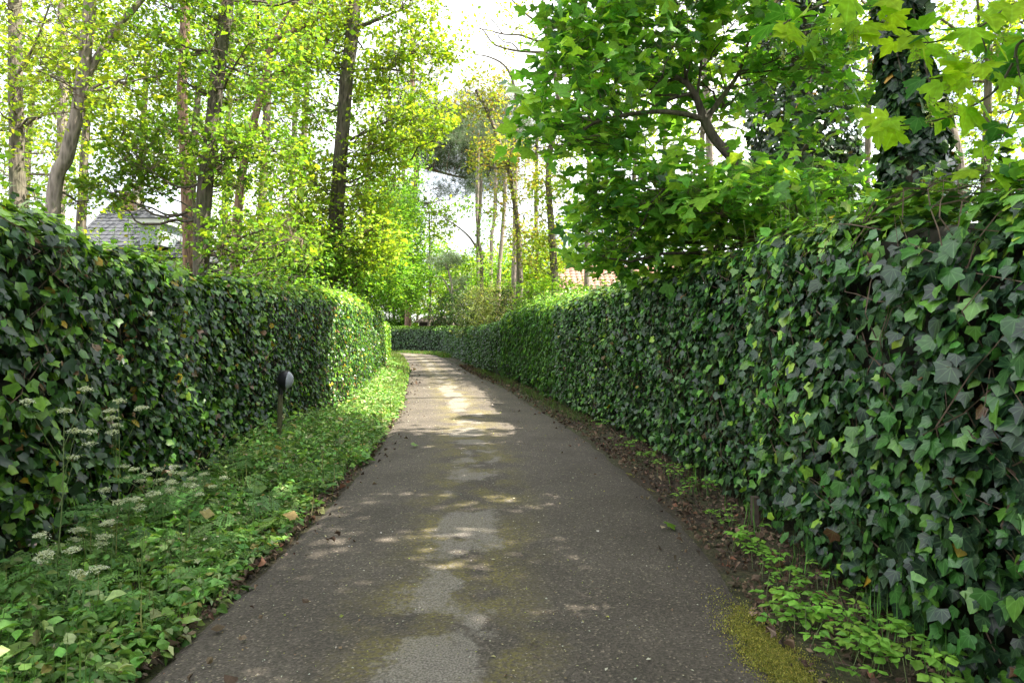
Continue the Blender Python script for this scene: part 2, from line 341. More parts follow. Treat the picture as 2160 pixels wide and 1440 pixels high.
# asphalt
def road_mat():
    m, t, b = base_mat('asphalt'); L = t.links
    geo = N(t, 'ShaderNodeNewGeometry'); uv = N(t, 'ShaderNodeAttribute', attribute_name='uv'); sx = N(t, 'ShaderNodeSeparateXYZ'); L.new(uv.outputs['Vector'], sx.inputs[0])
    def noise(sc, det=5., vec=None, dist=0.):
        n = N(t, 'ShaderNodeTexNoise', Scale=sc, Detail=det, Distortion=dist); L.new(vec or geo.outputs['Position'], n.inputs['Vector']); return n.outputs[0]
    def math_(op, a, b_, c=None):
        n = N(t, 'ShaderNodeMath', operation=op)
        for i, v in enumerate((a, b_, c)):
            if v is None: continue
            if isinstance(v, (int, float)): n.inputs[i].default_value = v
            else: L.new(v, n.inputs[i])
        return n.outputs[0]
    def mix(f, a, b_):
        n = N(t, 'ShaderNodeMix', data_type='RGBA'); L.new(f, n.inputs[0])
        for i, v in ((6, a), (7, b_)):
            if isinstance(v, tuple): n.inputs[i].default_value = (*v, 1)
            else: L.new(v, n.inputs[i])
        return n.outputs[2]
    basec = ramp(t, noise(1.3, 6.), [(.3, (.078, .065, .052)), (.7, (.120, .101, .082))]).outputs[0]
    # aggregate
    v1 = N(t, 'ShaderNodeTexVoronoi', Scale=95.0); L.new(geo.outputs['Position'], v1.inputs['Vector'])
    rc = ramp(t, v1.outputs['Color'], [(.25, (.45, .45, .45)), (.80, (1.1, 1.1, 1.1)), (.97, (3.0, 2.9, 2.7))]).outputs[0]
    n = N(t, 'ShaderNodeMix', data_type='RGBA', blend_type='MULTIPLY'); n.inputs[0].default_value = .8; L.new(basec, n.inputs[6]); L.new(rc, n.inputs[7]); c = n.outputs[2]
    u = sx.outputs[0]
    # worn pale patches along the middle
    cx = math_('ADD', math_('ADD', u, .2), math_('ADD', math_('MULTIPLY', math_('SUBTRACT', noise(.7, 2.), .5), .5), math_('MULTIPLY', math_('SUBTRACT', noise(11., 9.), .5), .34)))
    centre = ramp(t, math_('ABSOLUTE', cx, 0), [(.12, (1, 1, 1)), (.34, (0, 0, 0))]).outputs[0]
    pn = ramp(t, noise(1.35, 12., dist=.5), [(.42, (0, 0, 0)), (.54, (1, 1, 1))]).outputs[0]
    pbr = ramp(t, math_('ADD', math_('MULTIPLY', centre, pn), math_('MULTIPLY', math_('SUBTRACT', noise(38., 8.), .5), 1.1)), [(.32, (0, 0, 0)), (.72, (1, 1, 1))]).outputs[0]
    pale = math_('MULTIPLY', pbr, ramp(t, math_('MULTIPLY', centre, pn), [(.02, (0, 0, 0)), (.2, (1, 1, 1))]).outputs[0])
    # moss: olive, along the middle and the edges
    mc = ramp(t, math_('ABSOLUTE', cx, 0), [(.25, (1, 1, 1)), (.62, (0, 0, 0))]).outputs[0]
    me_ = ramp(t, math_('ABSOLUTE', u, 0), [(1.02, (0, 0, 0)), (1.4, (1, 1, 1))]).outputs[0]
    mn = ramp(t, noise(2.6, 13., dist=.3), [(.42, (0, 0, 0)), (.56, (1, 1, 1))]).outputs[0]
    mo = math_('MULTIPLY', math_('MAXIMUM', mc, me_), mn)
    fine = ramp(t, noise(45., 8.), [(.40, (.08, .08, .08)), (.58, (1, 1, 1))]).outputs[0]
    c = mix(math_('MULTIPLY', math_('MULTIPLY', mo, fine), .7), c, (.16, .135, .03))
    c2 = ramp(t, noise(110., 3.), [(.35, (.09, .078, .066)), (.65, (.29, .26, .225))]).outputs[0]
    c = mix(math_('MULTIPLY', pale, .8), c, c2)
    # blackened damp edge
    ed = ramp(t, math_('ADD', math_('ABSOLUTE', u, 0), math_('MULTIPLY', noise(3., 4.), .3)), [(1.33, (0, 0, 0)), (1.6, (1, 1, 1))]).outputs[0]
    c = mix(math_('MULTIPLY', ed, .6), c, (.035, .027, .018))
    L.new(c, b.inputs['Base Color']); b.inputs['Roughness'].default_value = .85; b.inputs['Specular IOR Level'].default_value = .35
    bp = N(t, 'ShaderNodeBump', Strength=.6, Distance=.006); L.new(v1.outputs[0], bp.inputs['Height']); L.new(bp.outputs[0], b.inputs['Normal'])
    return m
M_road = road_mat()
def soil_mat():
    m, t, b = base_mat('soil'); L = t.links; geo = N(t, 'ShaderNodeNewGeometry')
    n1 = N(t, 'ShaderNodeTexNoise', Scale=1.1, Detail=8.0); L.new(geo.outputs['Position'], n1.inputs['Vector'])
    n2 = N(t, 'ShaderNodeTexNoise', Scale=40.0, Detail=5.0); L.new(geo.outputs['Position'], n2.inputs['Vector'])
    r = ramp(t, n1.outputs[0], [(.35, (.045, .032, .02)), (.6, (.05, .055, .02)), (.8, (.05, .075, .02))]); r2 = ramp(t, n2.outputs[0], [(.3, (.4, .4, .4)), (.75, (1.7, 1.6, 1.5))])
    mu = N(t, 'ShaderNodeMix', data_type='RGBA', blend_type='MULTIPLY'); mu.inputs[0].default_value = 1; L.new(r.outputs[0], mu.inputs[6]); L.new(r2.outputs[0], mu.inputs[7])
    L.new(mu.outputs[2], b.inputs['Base Color']); b.inputs['Roughness'].default_value = .95
    bp = N(t, 'ShaderNodeBump', Strength=.8, Distance=.03); L.new(n2.outputs[0], bp.inputs['Height']); L.new(bp.outputs[0], b.inputs['Normal']); return m
M_soil = soil_mat()

# ------------------------------------------------------------------ ground and lane
g = MB(); n = 60
xs = np.sign(np.linspace(-1, 1, n)) * np.abs(np.linspace(-1, 1, n)) ** 3 * 500; X, Y = np.meshgrid(xs, xs + 20)
Z = -.012 + np.zeros_like(X)
idx = np.arange(n * n).reshape(n, n); Lq = np.stack([idx[:-1, :-1], idx[:-1, 1:], idx[1:, 1:], idx[1:, :-1]], -1)
g.add(np.stack([X, Y, Z], -1), Lq.ravel(), np.full((n - 1) ** 2, 4)); tag(g.build('ground', M_soil), kind='structure')
EL = [(-1.65, -6), (-1.64, -1), (-1.62, 2.92), (-1.57, 5.14), (-1.68, 7.2), (-1.75, 8.6), (-1.92, 10.8), (-2.2, 13.5), (-2.85, 18), (-3.7, 24), (-4.8, 31), (-6.3, 39), (-8.0, 44), (-11.5, 48), (-18, 51)]
ER = [(1.35, -6), (1.32, -1), (1.30, 2.92), (1.38, 5.14), (1.27, 7.2), (1.17, 8.6), (.93, 10.8), (.5, 13.5), (-.15, 18), (-1.35, 24), (-2.45, 31), (-3.9, 39), (-5.6, 45.5), (-10, 50.2), (-17, 53.5)]
nl = 900; cl = catmull(EL, nl); crr = catmull(ER, nl)
w1 = nz(np.c_[cl, np.zeros(nl)], 1.6) * .05 + nz(np.c_[cl, np.zeros(nl)], 9.) * .02; w2 = nz(np.c_[crr, np.zeros(nl)], 1.6) * .05 + nz(np.c_[crr, np.zeros(nl)], 9.) * .022
cl[:, 0] += w1; crr[:, 0] += w2
nc = 25; u = np.linspace(0, 1, nc)
Vr = cl[:, None] * (1 - u)[None, :, None] + crr[:, None] * u[None, :, None]
zz = .012 + .03 * (1 - (2 * u - 1) ** 2)[None] + .006 * nz(np.dstack([Vr, Vr[..., :1] * 0]), .8)
Vr = np.dstack([Vr, zz]); seg = np.r_[0, np.cumsum(np.linalg.norm(np.diff((cl + crr) / 2, axis=0), axis=1))]
UV = np.dstack([np.broadcast_to((2 * u - 1)[None] * 1.46, (nl, nc)), np.broadcast_to(seg[:, None], (nl, nc))])
# skirt down to the soil
Vr[:, 0, 2] = -.03; Vr[:, -1, 2] = -.03
idx = np.arange(nl * nc).reshape(nl, nc); Lq = np.stack([idx[:-1, :-1], idx[:-1, 1:], idx[1:, 1:], idx[1:, :-1]], -1)
g = MB(); g.add(Vr, Lq.ravel(), np.full((nl - 1) * (nc - 1), 4), uv=UV.reshape(-1, 2)); tag(g.build('road', M_road, smooth=True), kind='structure')
def road_edge(y, side):
    e = cl if side < 0 else crr
    return np.interp(y, e[:, 1], e[:, 0])

# ------------------------------------------------------------------ hedges
def along(path, s, seglen):
    return np.stack([np.interp(s, seglen, path[:, 0]), np.interp(s, seglen, path[:, 1])], -1)
class Hedge:
    def __init__(h, pts, H, width, side, bump=.12, lean=0.):
        """pts: line of the face's foot; side +1: the body lies to the +x side of the line"""
        h.p = catmull(pts, 160); h.sl = np.r_[0, np.cumsum(np.linalg.norm(np.diff(h.p, axis=0), axis=1))]; h.len = h.sl[-1]
        h.H = H if callable(H) else (lambda y: H + 0 * y); h.w = width; h.side = side; h.bump = bump; h.lean = lean
    def surf(h, s, v, depth):
        """v in metres up the face and over the top; depth below the skin"""
        q = along(h.p, s, h.sl); q2 = along(h.p, np.minimum(s + .15, h.len), h.sl) - along(h.p, np.maximum(s - .15, 0), h.sl)
        t = norm(q2); nrm = np.stack([t[:, 1], -t[:, 0]], -1) * (-h.side)
        # make the normal point away from the body
        Hh = h.H(q[:, 1]); r = .28
        e1 = np.clip(v, 0, Hh - r); arc = np.clip(v - (Hh - r), 0, r * 1.57) / r; top = np.maximum(v - (Hh - r) - r * 1.57, 0)
        end = np.clip((top - (h.w - .3)) / .3, 0, 1)
        off = -(r - r * np.cos(arc)) - top; z = e1 + r * np.sin(arc) - end ** 2 * .4
        N3 = np.stack([nrm[:, 0] * np.cos(arc), nrm[:, 1] * np.cos(arc), np.sin(arc)], -1)
        o = np.stack([q[:, 0] + nrm[:, 0] * off, q[:, 1] + nrm[:, 1] * off, z], -1)
        o[:, :2] += nrm * (h.lean * np.minimum(z, 2.2) / 2.2)[:, None]
        b = nz(o, .9) * h.bump + nz(o + 7, 3.) * h.bump * .35
        return o + N3 * (b - depth)[:, None], N3
    def vmax(h, s): return h.H(along(h.p, s, h.sl)[:, 1]) - .28 + .44 + h.w
def hedge(name, label, h, T, mat, size, dens, pal, paltop=None, single=0, cat='hedge', layer=.2, up=.45, tipup=-1., group=None, vstart=.1, twigs=200, shoots=0, s0=0, leafname='ivy_leaf', Tfar=None, dfar=8.):
    mid = along(h.p, np.array([h.len / 2]), h.sl)[0]; root = empty(name, (mid[0], mid[1], 0), label, cat, group)
    # body: dark inner sheet added to block light through the hedge
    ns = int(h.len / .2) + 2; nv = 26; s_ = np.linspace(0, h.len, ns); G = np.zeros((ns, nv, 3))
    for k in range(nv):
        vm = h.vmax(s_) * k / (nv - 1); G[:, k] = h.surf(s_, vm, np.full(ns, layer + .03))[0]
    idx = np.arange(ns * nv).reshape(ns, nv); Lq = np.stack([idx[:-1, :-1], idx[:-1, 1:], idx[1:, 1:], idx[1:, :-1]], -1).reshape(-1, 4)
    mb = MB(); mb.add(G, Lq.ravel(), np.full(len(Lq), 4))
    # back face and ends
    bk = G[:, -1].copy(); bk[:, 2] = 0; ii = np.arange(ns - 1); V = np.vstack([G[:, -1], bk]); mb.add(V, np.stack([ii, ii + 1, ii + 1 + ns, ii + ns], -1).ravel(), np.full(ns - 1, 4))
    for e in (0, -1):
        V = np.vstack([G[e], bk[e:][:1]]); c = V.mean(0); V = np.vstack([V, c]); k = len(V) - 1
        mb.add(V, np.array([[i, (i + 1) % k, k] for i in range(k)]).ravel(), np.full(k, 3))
    mb.build('shade_core', M_core, root, smooth=True)
    # leaves
    vm = float(h.vmax(np.array([h.len / 2.])).max()); area = h.len * (vm - vstart); n = int(area * dens)
    s = rng.uniform(s0, h.len, n); v = rng.uniform(vstart, 1, n) * h.vmax(s); v = vstart + (h.vmax(s) - vstart) * rng.uniform(0, 1, n)
    dep = np.abs(rng.normal(0, layer * .45, n)) - .02; dep = np.minimum(dep, layer + .05)
    pos, N3 = h.surf(s, v, dep)
    # gaps where the leaves thin out
    keep = (nz(pos + 31, 2.2) + .5 * nz(pos + 5, 6.)) > -.66
    low = pos[:, 2] < .35; keep &= ~(low & (rng.uniform(size=n) < .45))
    pos, N3, dep, s, v = pos[keep], N3[keep], dep[keep], s[keep], v[keep]; n = len(pos)
    jn = rng.normal(size=(n, 3)) * .40; nr = norm(N3 + np.array((0, 0, up)) + jn); tp = norm(np.array((0, 0, tipup)) + N3 * .25 + rng.normal(size=(n, 3)) * .55)
    Rm = frames(nr, tp); sc = size * np.clip(np.exp(rng.normal(size=n) * .34), .45, 1.5)
    tint = pick_tints(pal, n)
    if paltop is not None:
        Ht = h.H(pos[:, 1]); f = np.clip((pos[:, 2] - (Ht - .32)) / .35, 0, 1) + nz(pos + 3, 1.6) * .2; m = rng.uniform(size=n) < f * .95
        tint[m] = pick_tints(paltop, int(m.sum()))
    put_leaves(root, T, pos, Rm, sc, tint, mat, single, leafname, 'foliage', score=np.where(dep < layer * .4, 1., .3), Tfar=Tfar, dfar=dfar)
    # stems running over the face
    tw = MB(); k = twigs; s = rng.uniform(0, h.len, k) ; v = rng.uniform(.05, 1, k) * h.vmax(s) * .9
    a = h.surf(s, v, np.full(k, .07))[0]; cur = a; ss, vv = s, v; ds = rng.normal(0, .14, k); dv = rng.uniform(.05, .2, k)
    for q in range(4):
        ss = np.clip(ss + ds + rng.normal(0, .04, k), 0, h.len); vv = vv + dv + rng.normal(0, .03, k)
        nx = h.surf(ss, vv, rng.uniform(-.03, .08, k))[0]; tw.sticks(cur, nx, .004 - q * .0007, .0034 - q * .0007); cur = nx
    tw.build('stems', M_twig, root, kind='stuff')
    if shoots:
        sh = MB(); k = shoots; s = rng.uniform(0, h.len, k); v = h.vmax(s) - h.w + rng.uniform(-.15, h.w * .8, k); a, n3 = h.surf(s, v, np.full(k, .05))
        ln = rng.uniform(.12, .38, k); d = norm(n3 * .6 + np.array((0, 0, 1.)) + rng.normal(size=(k, 3)) * .3); b = a + d * ln[:, None]; sh.sticks(a, b, .003, .0015)
        sh.build('shoots', M_stem, root, kind='stuff')
        m = 7; tt = rng.uniform(.15, 1.05, (k, m)); pp = a[:, None] + (b - a)[:, None] * tt[..., None]; pp = pp.reshape(-1, 3)
        az = rng.uniform(0, 6.28, k * m); out = np.stack([np.cos(az), np.sin(az), rng.uniform(0, .8, k * m)], -1)
        nr = norm(np.array((0, 0, 1.)) + rng.normal(size=(k * m, 3)) * .4); lv = MB(); tt_ = pick_tints(paltop or pal, k * m)
        for q, t in enumerate(T):
            mm = np.arange(k * m) % len(T) == q; lv.leaves(t, pp[mm], frames(nr[mm], out[mm]), (size * rng.uniform(.5, .95, k * m))[mm], tt_[mm])
        lv.build('shoot_leaves', mat, root, kind='stuff')
    return root

D1, D2 = (.012, .034, .020), (.020, .058, .022)
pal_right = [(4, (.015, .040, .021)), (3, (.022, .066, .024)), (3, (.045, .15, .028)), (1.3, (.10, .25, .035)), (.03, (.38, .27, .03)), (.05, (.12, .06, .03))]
pal_top = [(3, (.24, .44, .045)), (3, (.13, .30, .035)), (1, D2), (1.2, (.34, .50, .06)), (.02, (.4, .28, .03))]  # young top leaves, brightened further to stand in for sun on the top
HR = Hedge([(2.1, -4), (2.0, 0), (1.90, 2.5), (1.86, 4.1), (1.88, 5.5), (1.74, 7.7), (1.28, 12), (.95, 14)], lambda y: np.interp(y, [0, 2.4, 3.2, 5.4, 9, 14], [2.0, 2.08, 2.2, 2.36, 2.25, 2.15]), .8, 1, .15, .10)
HL = Hedge([(-2.75, -4), (-2.76, 2), (-2.80, 3.7), (-2.98, 5.4), (-3.05, 8.6), (-3.02, 11.7), (-3.3, 15), (-3.85, 19), (-4.3, 22.5)], lambda y: np.interp(y, [0, 4, 9, 16, 22], [2.3, 2.28, 2.2, 2.25, 2.3]), .8, -1, .16, .0)
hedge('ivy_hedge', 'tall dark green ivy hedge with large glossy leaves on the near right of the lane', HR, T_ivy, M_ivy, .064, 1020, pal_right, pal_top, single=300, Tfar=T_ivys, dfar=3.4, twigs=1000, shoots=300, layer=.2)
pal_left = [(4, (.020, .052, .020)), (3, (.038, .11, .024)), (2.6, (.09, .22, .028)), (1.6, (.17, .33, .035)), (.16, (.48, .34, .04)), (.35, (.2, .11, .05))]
pal_ltop = [(3, (.28, .48, .045)), (3, (.17, .35, .035)), (1, D2), (.25, (.4, .3, .04))]  # top leaves tinted brighter, sunshine put into the colour
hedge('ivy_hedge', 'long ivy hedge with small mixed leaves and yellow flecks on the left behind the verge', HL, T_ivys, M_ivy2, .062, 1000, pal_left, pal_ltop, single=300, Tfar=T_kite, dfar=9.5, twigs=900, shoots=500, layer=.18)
HL2 = Hedge([(-4.45, 22.9), (-4.75, 25), (-5.5, 30), (-7.0, 38), (-9.2, 43.5), (-13, 46.5)], 1.95, .7, -1, .10)
hedge('clipped_hedge', 'sunlit lower hedge beyond the end of the long left ivy hedge', HL2, T_kite, M_ivy2, .085, 420, pal_ltop + [(2, (.04, .1, .02))], None, twigs=60, leafname='leaf')
pal_laurel = [(3, (.06, .17, .03)), (2, (.035, .11, .025)), (1.3, (.13, .29, .035)), (1.5, (.018, .05, .02))]
HR2 = Hedge([(.93, 14.1), (.3, 19), (-.35, 22.5)], lambda y: np.interp(y, [14, 18, 22], [2.2, 2.3, 2.15]), .9, 1, .16)
hedge('laurel_hedge', 'bright green laurel hedge with upright shoots under the red tiled roof', HR2, T_long, M_laurel, .11, 420, pal_laurel, pal_top, twigs=120, shoots=320, layer=.2)
HR3 = Hedge([(-.4, 22.7), (-1.6, 28.8), (-3.25, 39), (-4.4, 44.5)], lambda y: np.interp(y, [22, 27, 44], [1.95, 1.8, 1.7]), .8, 1, .10)
hedge('clipped_hedge', 'low clipped dark hedge on the right where the lane bends away', HR3, T_kite, M_ivy2, .085, 420, [(3, (.025, .07, .02)), (3, (.045, .12, .025)), (1, (.08, .18, .03))], [(1, (.09, .19, .03)), (1, (.05, .13, .03))], twigs=60, leafname='leaf')
HF = Hedge([(-4.2, 46.6), (-7.5, 51.5), (-13, 54.6), (-20, 56)], 1.85, .9, 1, .14)
hedge('clipped_hedge', 'distant dark hedge closing the lane in front of the brown shed', HF, T_kite, M_ivy2, .12, 260, [(3, (.025, .07, .02)), (2, (.05, .13, .025))], [(1, (.10, .2, .03))], twigs=40, leafname='leaf')

# ------------------------------------------------------------------ trees
def hedge_foot(y, side):
    h = HL.p if side < 0 else HR.p
    if side < 0:
        h = np.vstack([HL.p, HL2.p])
    else: h = np.vstack([HR.p, HR2.p, HR3.p])
    return np.interp(y, h[:, 1], h[:, 0])
def ellipsoid_pts(n, c, r, g, shell=.35):
    d = norm(g.normal(size=(n, 3))); u = g.uniform(size=n) ** (1 / 3) * (1 - shell) + shell * g.uniform(.6, 1, n)
    p = d * u[:, None]
    return c + p * r
def leaf_cloud(C, n_per, rad, T, size, pal, g, flat=.6, up=.7, droop=.25, axis=None, tipout=1., nt=4):
    """twigs fan out from each point C and carry the leaves: (pos, frames, size, tint, twig starts, twig ends)"""
    m = len(C); k = n_per; d = g.normal(size=(m, nt, 3)) + (norm(axis) * .8 if axis is not None else np.zeros((m, 3)))[:, None]; d[..., 2] = d[..., 2] * flat + .12; d = norm(d)
    L = rad * 1.25 * np.exp(g.normal(size=(m, nt, 1)) * .25); E = C[:, None] + d * L
    t = 1 - g.uniform(0, 1, (m, k)) ** 1.5 * .8; w = np.arange(k) % nt; dd = d[:, w]; q = C[:, None] + dd * L[:, w] * t[..., None]
    rnd = norm(g.normal(size=(m, k, 3))); side = norm(rnd - (rnd * dd).sum(-1, keepdims=True) * dd)
    pos = (q + side * size * .25).reshape(-1, 3); side = side.reshape(-1, 3); dd = dd.reshape(-1, 3)
    nr = norm(np.array((0, 0, up)) + g.normal(size=(m * k, 3)) * .5)
    tp = norm(side * .9 + dd * .9 * tipout + np.array((0, 0, -droop)) + g.normal(size=(m * k, 3)) * .25)
    clt = np.exp(g.normal(size=(m, 1)) * .15).repeat(k, 0)
    return pos, frames(nr, tp), size * np.exp(g.normal(size=m * k) * .30), pick_tints(pal, m * k, g, .18) * clt, np.repeat(C, nt, 0), E.reshape(-1, 3)
def tree(name, label, trunk, D, r0, r1, blobs, T, size, pal, mat=M_oak, bark=M_bark, per=14, rad=.28, seed=1, cat='tree', group=None, limbs=(), avoid=(), zmin=0., single=0, singlename='leaf', flat=.6,
         sides=12, leafup=.7, droop=.25, twigr=.006, limbr=.35, leafpart='crown', dd=0., lump=.0, extra=None, subn=11):
    """trunk: [(px,py)] from low to high as seen in the photo at depth D; blobs: (px,py,dD,rx,ry,rz,nclusters); limbs: ([(px,py,dD)],r0,r1)"""
    g = np.random.default_rng(seed)
    tp = np.array([P(x, y, D + dd * i) for i, (x, y) in enumerate(trunk)])
    base = tp[0].copy(); base[2] = -.05; base[:2] -= (tp[1] - tp[0])[:2] * min(1., max(tp[0][2], 0) / max(.3, (tp[1] - tp[0])[2])) * .5
    ctrl = np.vstack([base, tp]); pts = catmull(ctrl, max(24, len(ctrl) * 8)); n = len(pts)
    pts[:, :2] += (nz(pts * np.array((.3, .3, 1)), .8)[:, None] * .03 * np.array((1, .6)))
    hgt = (pts[:, 2] - pts[0, 2]) / max(pts[-1, 2] - pts[0, 2], 1e-3); rads = r0 * (1 - hgt) + r1 * hgt; rads = rads * (1 + .5 * np.exp(-hgt * 22)) * np.where(hgt > .85, 1 - (hgt - .85) / .15 * .75, 1) if trunk[-1][1] < 0 else rads * (1 + .5 * np.exp(-hgt * 22))
    if trunk[-1][1] < -100 and D < 28 and blobs: blobs = list(blobs) + [(trunk[-1][0], trunk[-1][1], 0, 1.5, 1.5, 1.2, 60)]
    root = empty(name, (base[0], base[1], 0), label, cat, group)
    tk = MB(); tk.tube(pts, rads, sides, rough=.07); tw = MB()
    attach = [pts]; ar = [rads]
    for lp, a, b in limbs:
        q = catmull(np.array([P(x, y, D + z) for x, y, z in lp]), len(lp) * 5); rr = np.linspace(a, b, len(q)); tk.tube(q, rr, 7, rough=.05); attach.append(q); ar.append(rr)
    A = np.vstack(attach); AR = np.concatenate(ar); Cs = []; m_ = A[:, 2] >= zmin; A, AR = A[m_], AR[m_]; Ax = []
    for bl in blobs:
        px, py, dz, rx, ry, rz, nc = bl[:7]; c = P(px, py, D + dz); rv = np.array((rx, ry, rz)); C = ellipsoid_pts(int(nc), c, rv, g)
        if lump: C = C[nz(C + seed, 1.1) > -lump]
        C = C[C[:, 2] > .4]
        for ax_, ay_, ar_ in avoid:   # keep the boughs open where the limbs fork
            qx = C[:, 0] / C[:, 1] * F + 1080; qy = 700 - (C[:, 2] - 1.5) / C[:, 1] * F; C = C[(np.hypot(qx - ax_, qy - ay_) > ar_) | (C[:, 1] > D + .25)]
        if len(C) == 0: continue
        k = max(1, len(C) // subn); sub = C[g.choice(len(C), k, replace=False)]
        subpaths = []
        for q in sub:
            dlt = A - q; dist = np.linalg.norm(dlt, axis=1) + np.maximum(A[:, 2] - q[2] + .2, 0) * 2.0 + g.uniform(0, .5, len(A)); i = int(np.argmin(dist)); a = A[i]
            L_ = np.linalg.norm(q - a); mid = (a + q) / 2 + np.array((0, 0, -.08 * L_)) + g.normal(size=3) * .07 * L_
            path = catmull([a, mid, q], 8); path[1:-1] += g.normal(size=(6, 3)) * .02 * L_; rb = min(AR[i] * .6, .010 + .011 * L_ * (1 + limbr))
            tk.tube(path, np.linspace(rb, max(twigr, rb * .3), 8), 5, cap=False); subpaths.append(path)
        SP = np.vstack(subpaths); own = np.argmin(np.linalg.norm(C[:, None] - SP[None], axis=2) + 0, axis=1); a = SP[own]
        m1 = a + (C - a) * .5 + g.normal(size=C.shape) * .06 * np.linalg.norm(C - a, axis=1)[:, None]
        tw.sticks(a, m1, twigr, twigr * .75); tw.sticks(m1, C, twigr * .75, twigr * .4); Cs.append(C); Ax.append(C - a)
    if Cs:
        C = np.vstack(Cs); AX = np.vstack(Ax); pos, Rm, sc, ti, ta, tb = leaf_cloud(C, per, rad, T, size, pal, g, flat, leafup, droop, AX)
        k_ = 1 if D < 19 else 4
        tw.sticks(ta[::k_], tb[::k_], twigr * .42, twigr * .25)
    tk.build('trunk', bark, root, smooth=True)
    if tw.n: tw.build('branches', M_twig if bark is not M_barkp else M_twig, root, kind='stuff')
    if Cs:
        put_leaves(root, T, pos, Rm, sc, ti, mat, single, singlename, leafpart, Tfar=T_sycs if T is T_syc else None, dfar=0.)
    return root
YG = [(4, (.29, .41, .035)), (3, (.22, .36, .03)), (2, (.38, .45, .05)), (1.2, (.14, .27, .03))]
BG = [(4, (.18, .33, .03)), (3, (.12, .25, .03)), (2, (.27, .38, .04))]
MG = [(3, (.18, .36, .04)), (3, (.12, .27, .035)), (1, (.27, .42, .05))]
OR = [(3, (.30, .30, .06)), (1.2, (.38, .26, .07)), (4, (.22, .31, .045))]
PN = [(1, (.07, .12, .05)), (1, (.11, .15, .075))]
SY = [(4, (.11, .30, .04)), (3, (.17, .40, .05)), (2.5, (.30, .54, .06)), (1.2, (.05, .16, .045)), (1.5, (.36, .56, .06))]

# --- left side, behind the ivy hedge
tree('tree', 'straight grey trunk at the far left edge behind the ivy hedge', [(38, 390), (33, 200), (30, 0), (20, -350)], 14.5, .17, .11,
     [(60, 60, 0, 1.8, 1.3, 1.6, 120), (20, 250, -1, 1.2, 1, .9, 70), (-80, -150, 0, 2.2, 2, 1.5, 120)], T_kite, .085, YG, seed=2, lump=.4)
tree('tree', 'leaning grey trunk with a forked limb left of the grey roofed house', [(112, 428), (140, 330), (163, 240), (178, 120), (190, 0), (200, -250)], 12, .135, .09,
     [(230, 170, 0, 1.5, 1.2, 1.1, 130), (120, 40, .5, 1.6, 1.2, 1.1, 90), (260, -80, .5, 1.8, 1.4, 1.2, 110), (190, 420, 1.5, .7, .6, .25, 24)], T_kite, .085, YG, seed=3, lump=.4,
     bark=M_barkpale, limbs=[([(168, 190, 0), (200, 130, .1), (245, 60, .2), (295, 5, .3), (340, -60, .4)], .075, .04), ([(38, 155, .5), (75, 90, .4), (105, 10, .3)], .03, .015)])
tree('tree', 'slim pale trunk between the leaning tree and the far left trunk', [(128, 400), (132, 250), (130, 0), (125, -200)], 20, .16, .11,
     [(130, 120, 0, 2.2, 1.5, 2., 130), (60, 330, 0, 2, 1.5, 1.2, 90)], T_kite, .10, YG, bark=M_barkpale, seed=4, lump=.3)
tree('pine_tree', 'reddish flaking pine trunk just left of the dark oak trunk', [(398, 520), (392, 350), (384, 180), (390, 40), (392, -300)], 18, .15, .11,
     [(400, -160, 0, 2., 2, 1.5, 80)], T_needle, .22, PN, mat=M_needle, bark=M_barkp, per=10, rad=.35, seed=5)
tree('oak_tree', 'dark leaning oak trunk rising from the hedge beside the grey roofed house', [(425, 530), (432, 400), (448, 270), (462, 130), (480, 0), (500, -200)], 12.5, .155, .11,
     [(400, 330, 0, 1.3, 1.1, .55, 110), (530, 330, -.3, 1.1, 1., .7, 110), (520, 130, 0, 1.5, 1.2, .9, 130), (390, 80, .3, 1.4, 1.2, .8, 100), (560, 500, -.2, 1.3, 1., .7, 110), (300, 350, .2, .8, .8, .35, 45), (500, -60, 0, 1.9, 1.6, 1., 130), (270, 400, .2, .8, .6, .35, 60), (330, 300, .3, .8, .7, .4, 40)],
     T_kite, .085, BG, bark=M_barkd, seed=6, lump=.5, limbs=[([(435, 385, 0), (380, 395, -.1), (325, 365, -.3), (290, 330, -.4)], .025, .008)])
tree('tree', 'reddish crooked trunk that bends right at the top between two oaks', [(500, 500), (515, 350), (540, 240), (565, 140), (572, 90), (605, 72), (650, 50), (675, 25), (700, -40)], 17, .14, .07,
     [(600, 60, 0, 2.2, 1.5, 1.1, 120), (560, 260, .5, 1.6, 1.3, 1.2, 110), (660, -50, 0, 2.2, 1.6, 1.2, 100)], T_kite, .09, YG, bark=M_barkp, seed=7, lump=.3, limbs=[([(575, 95, 0), (600, 40, 0), (640, -30, 0)], .05, .03)])
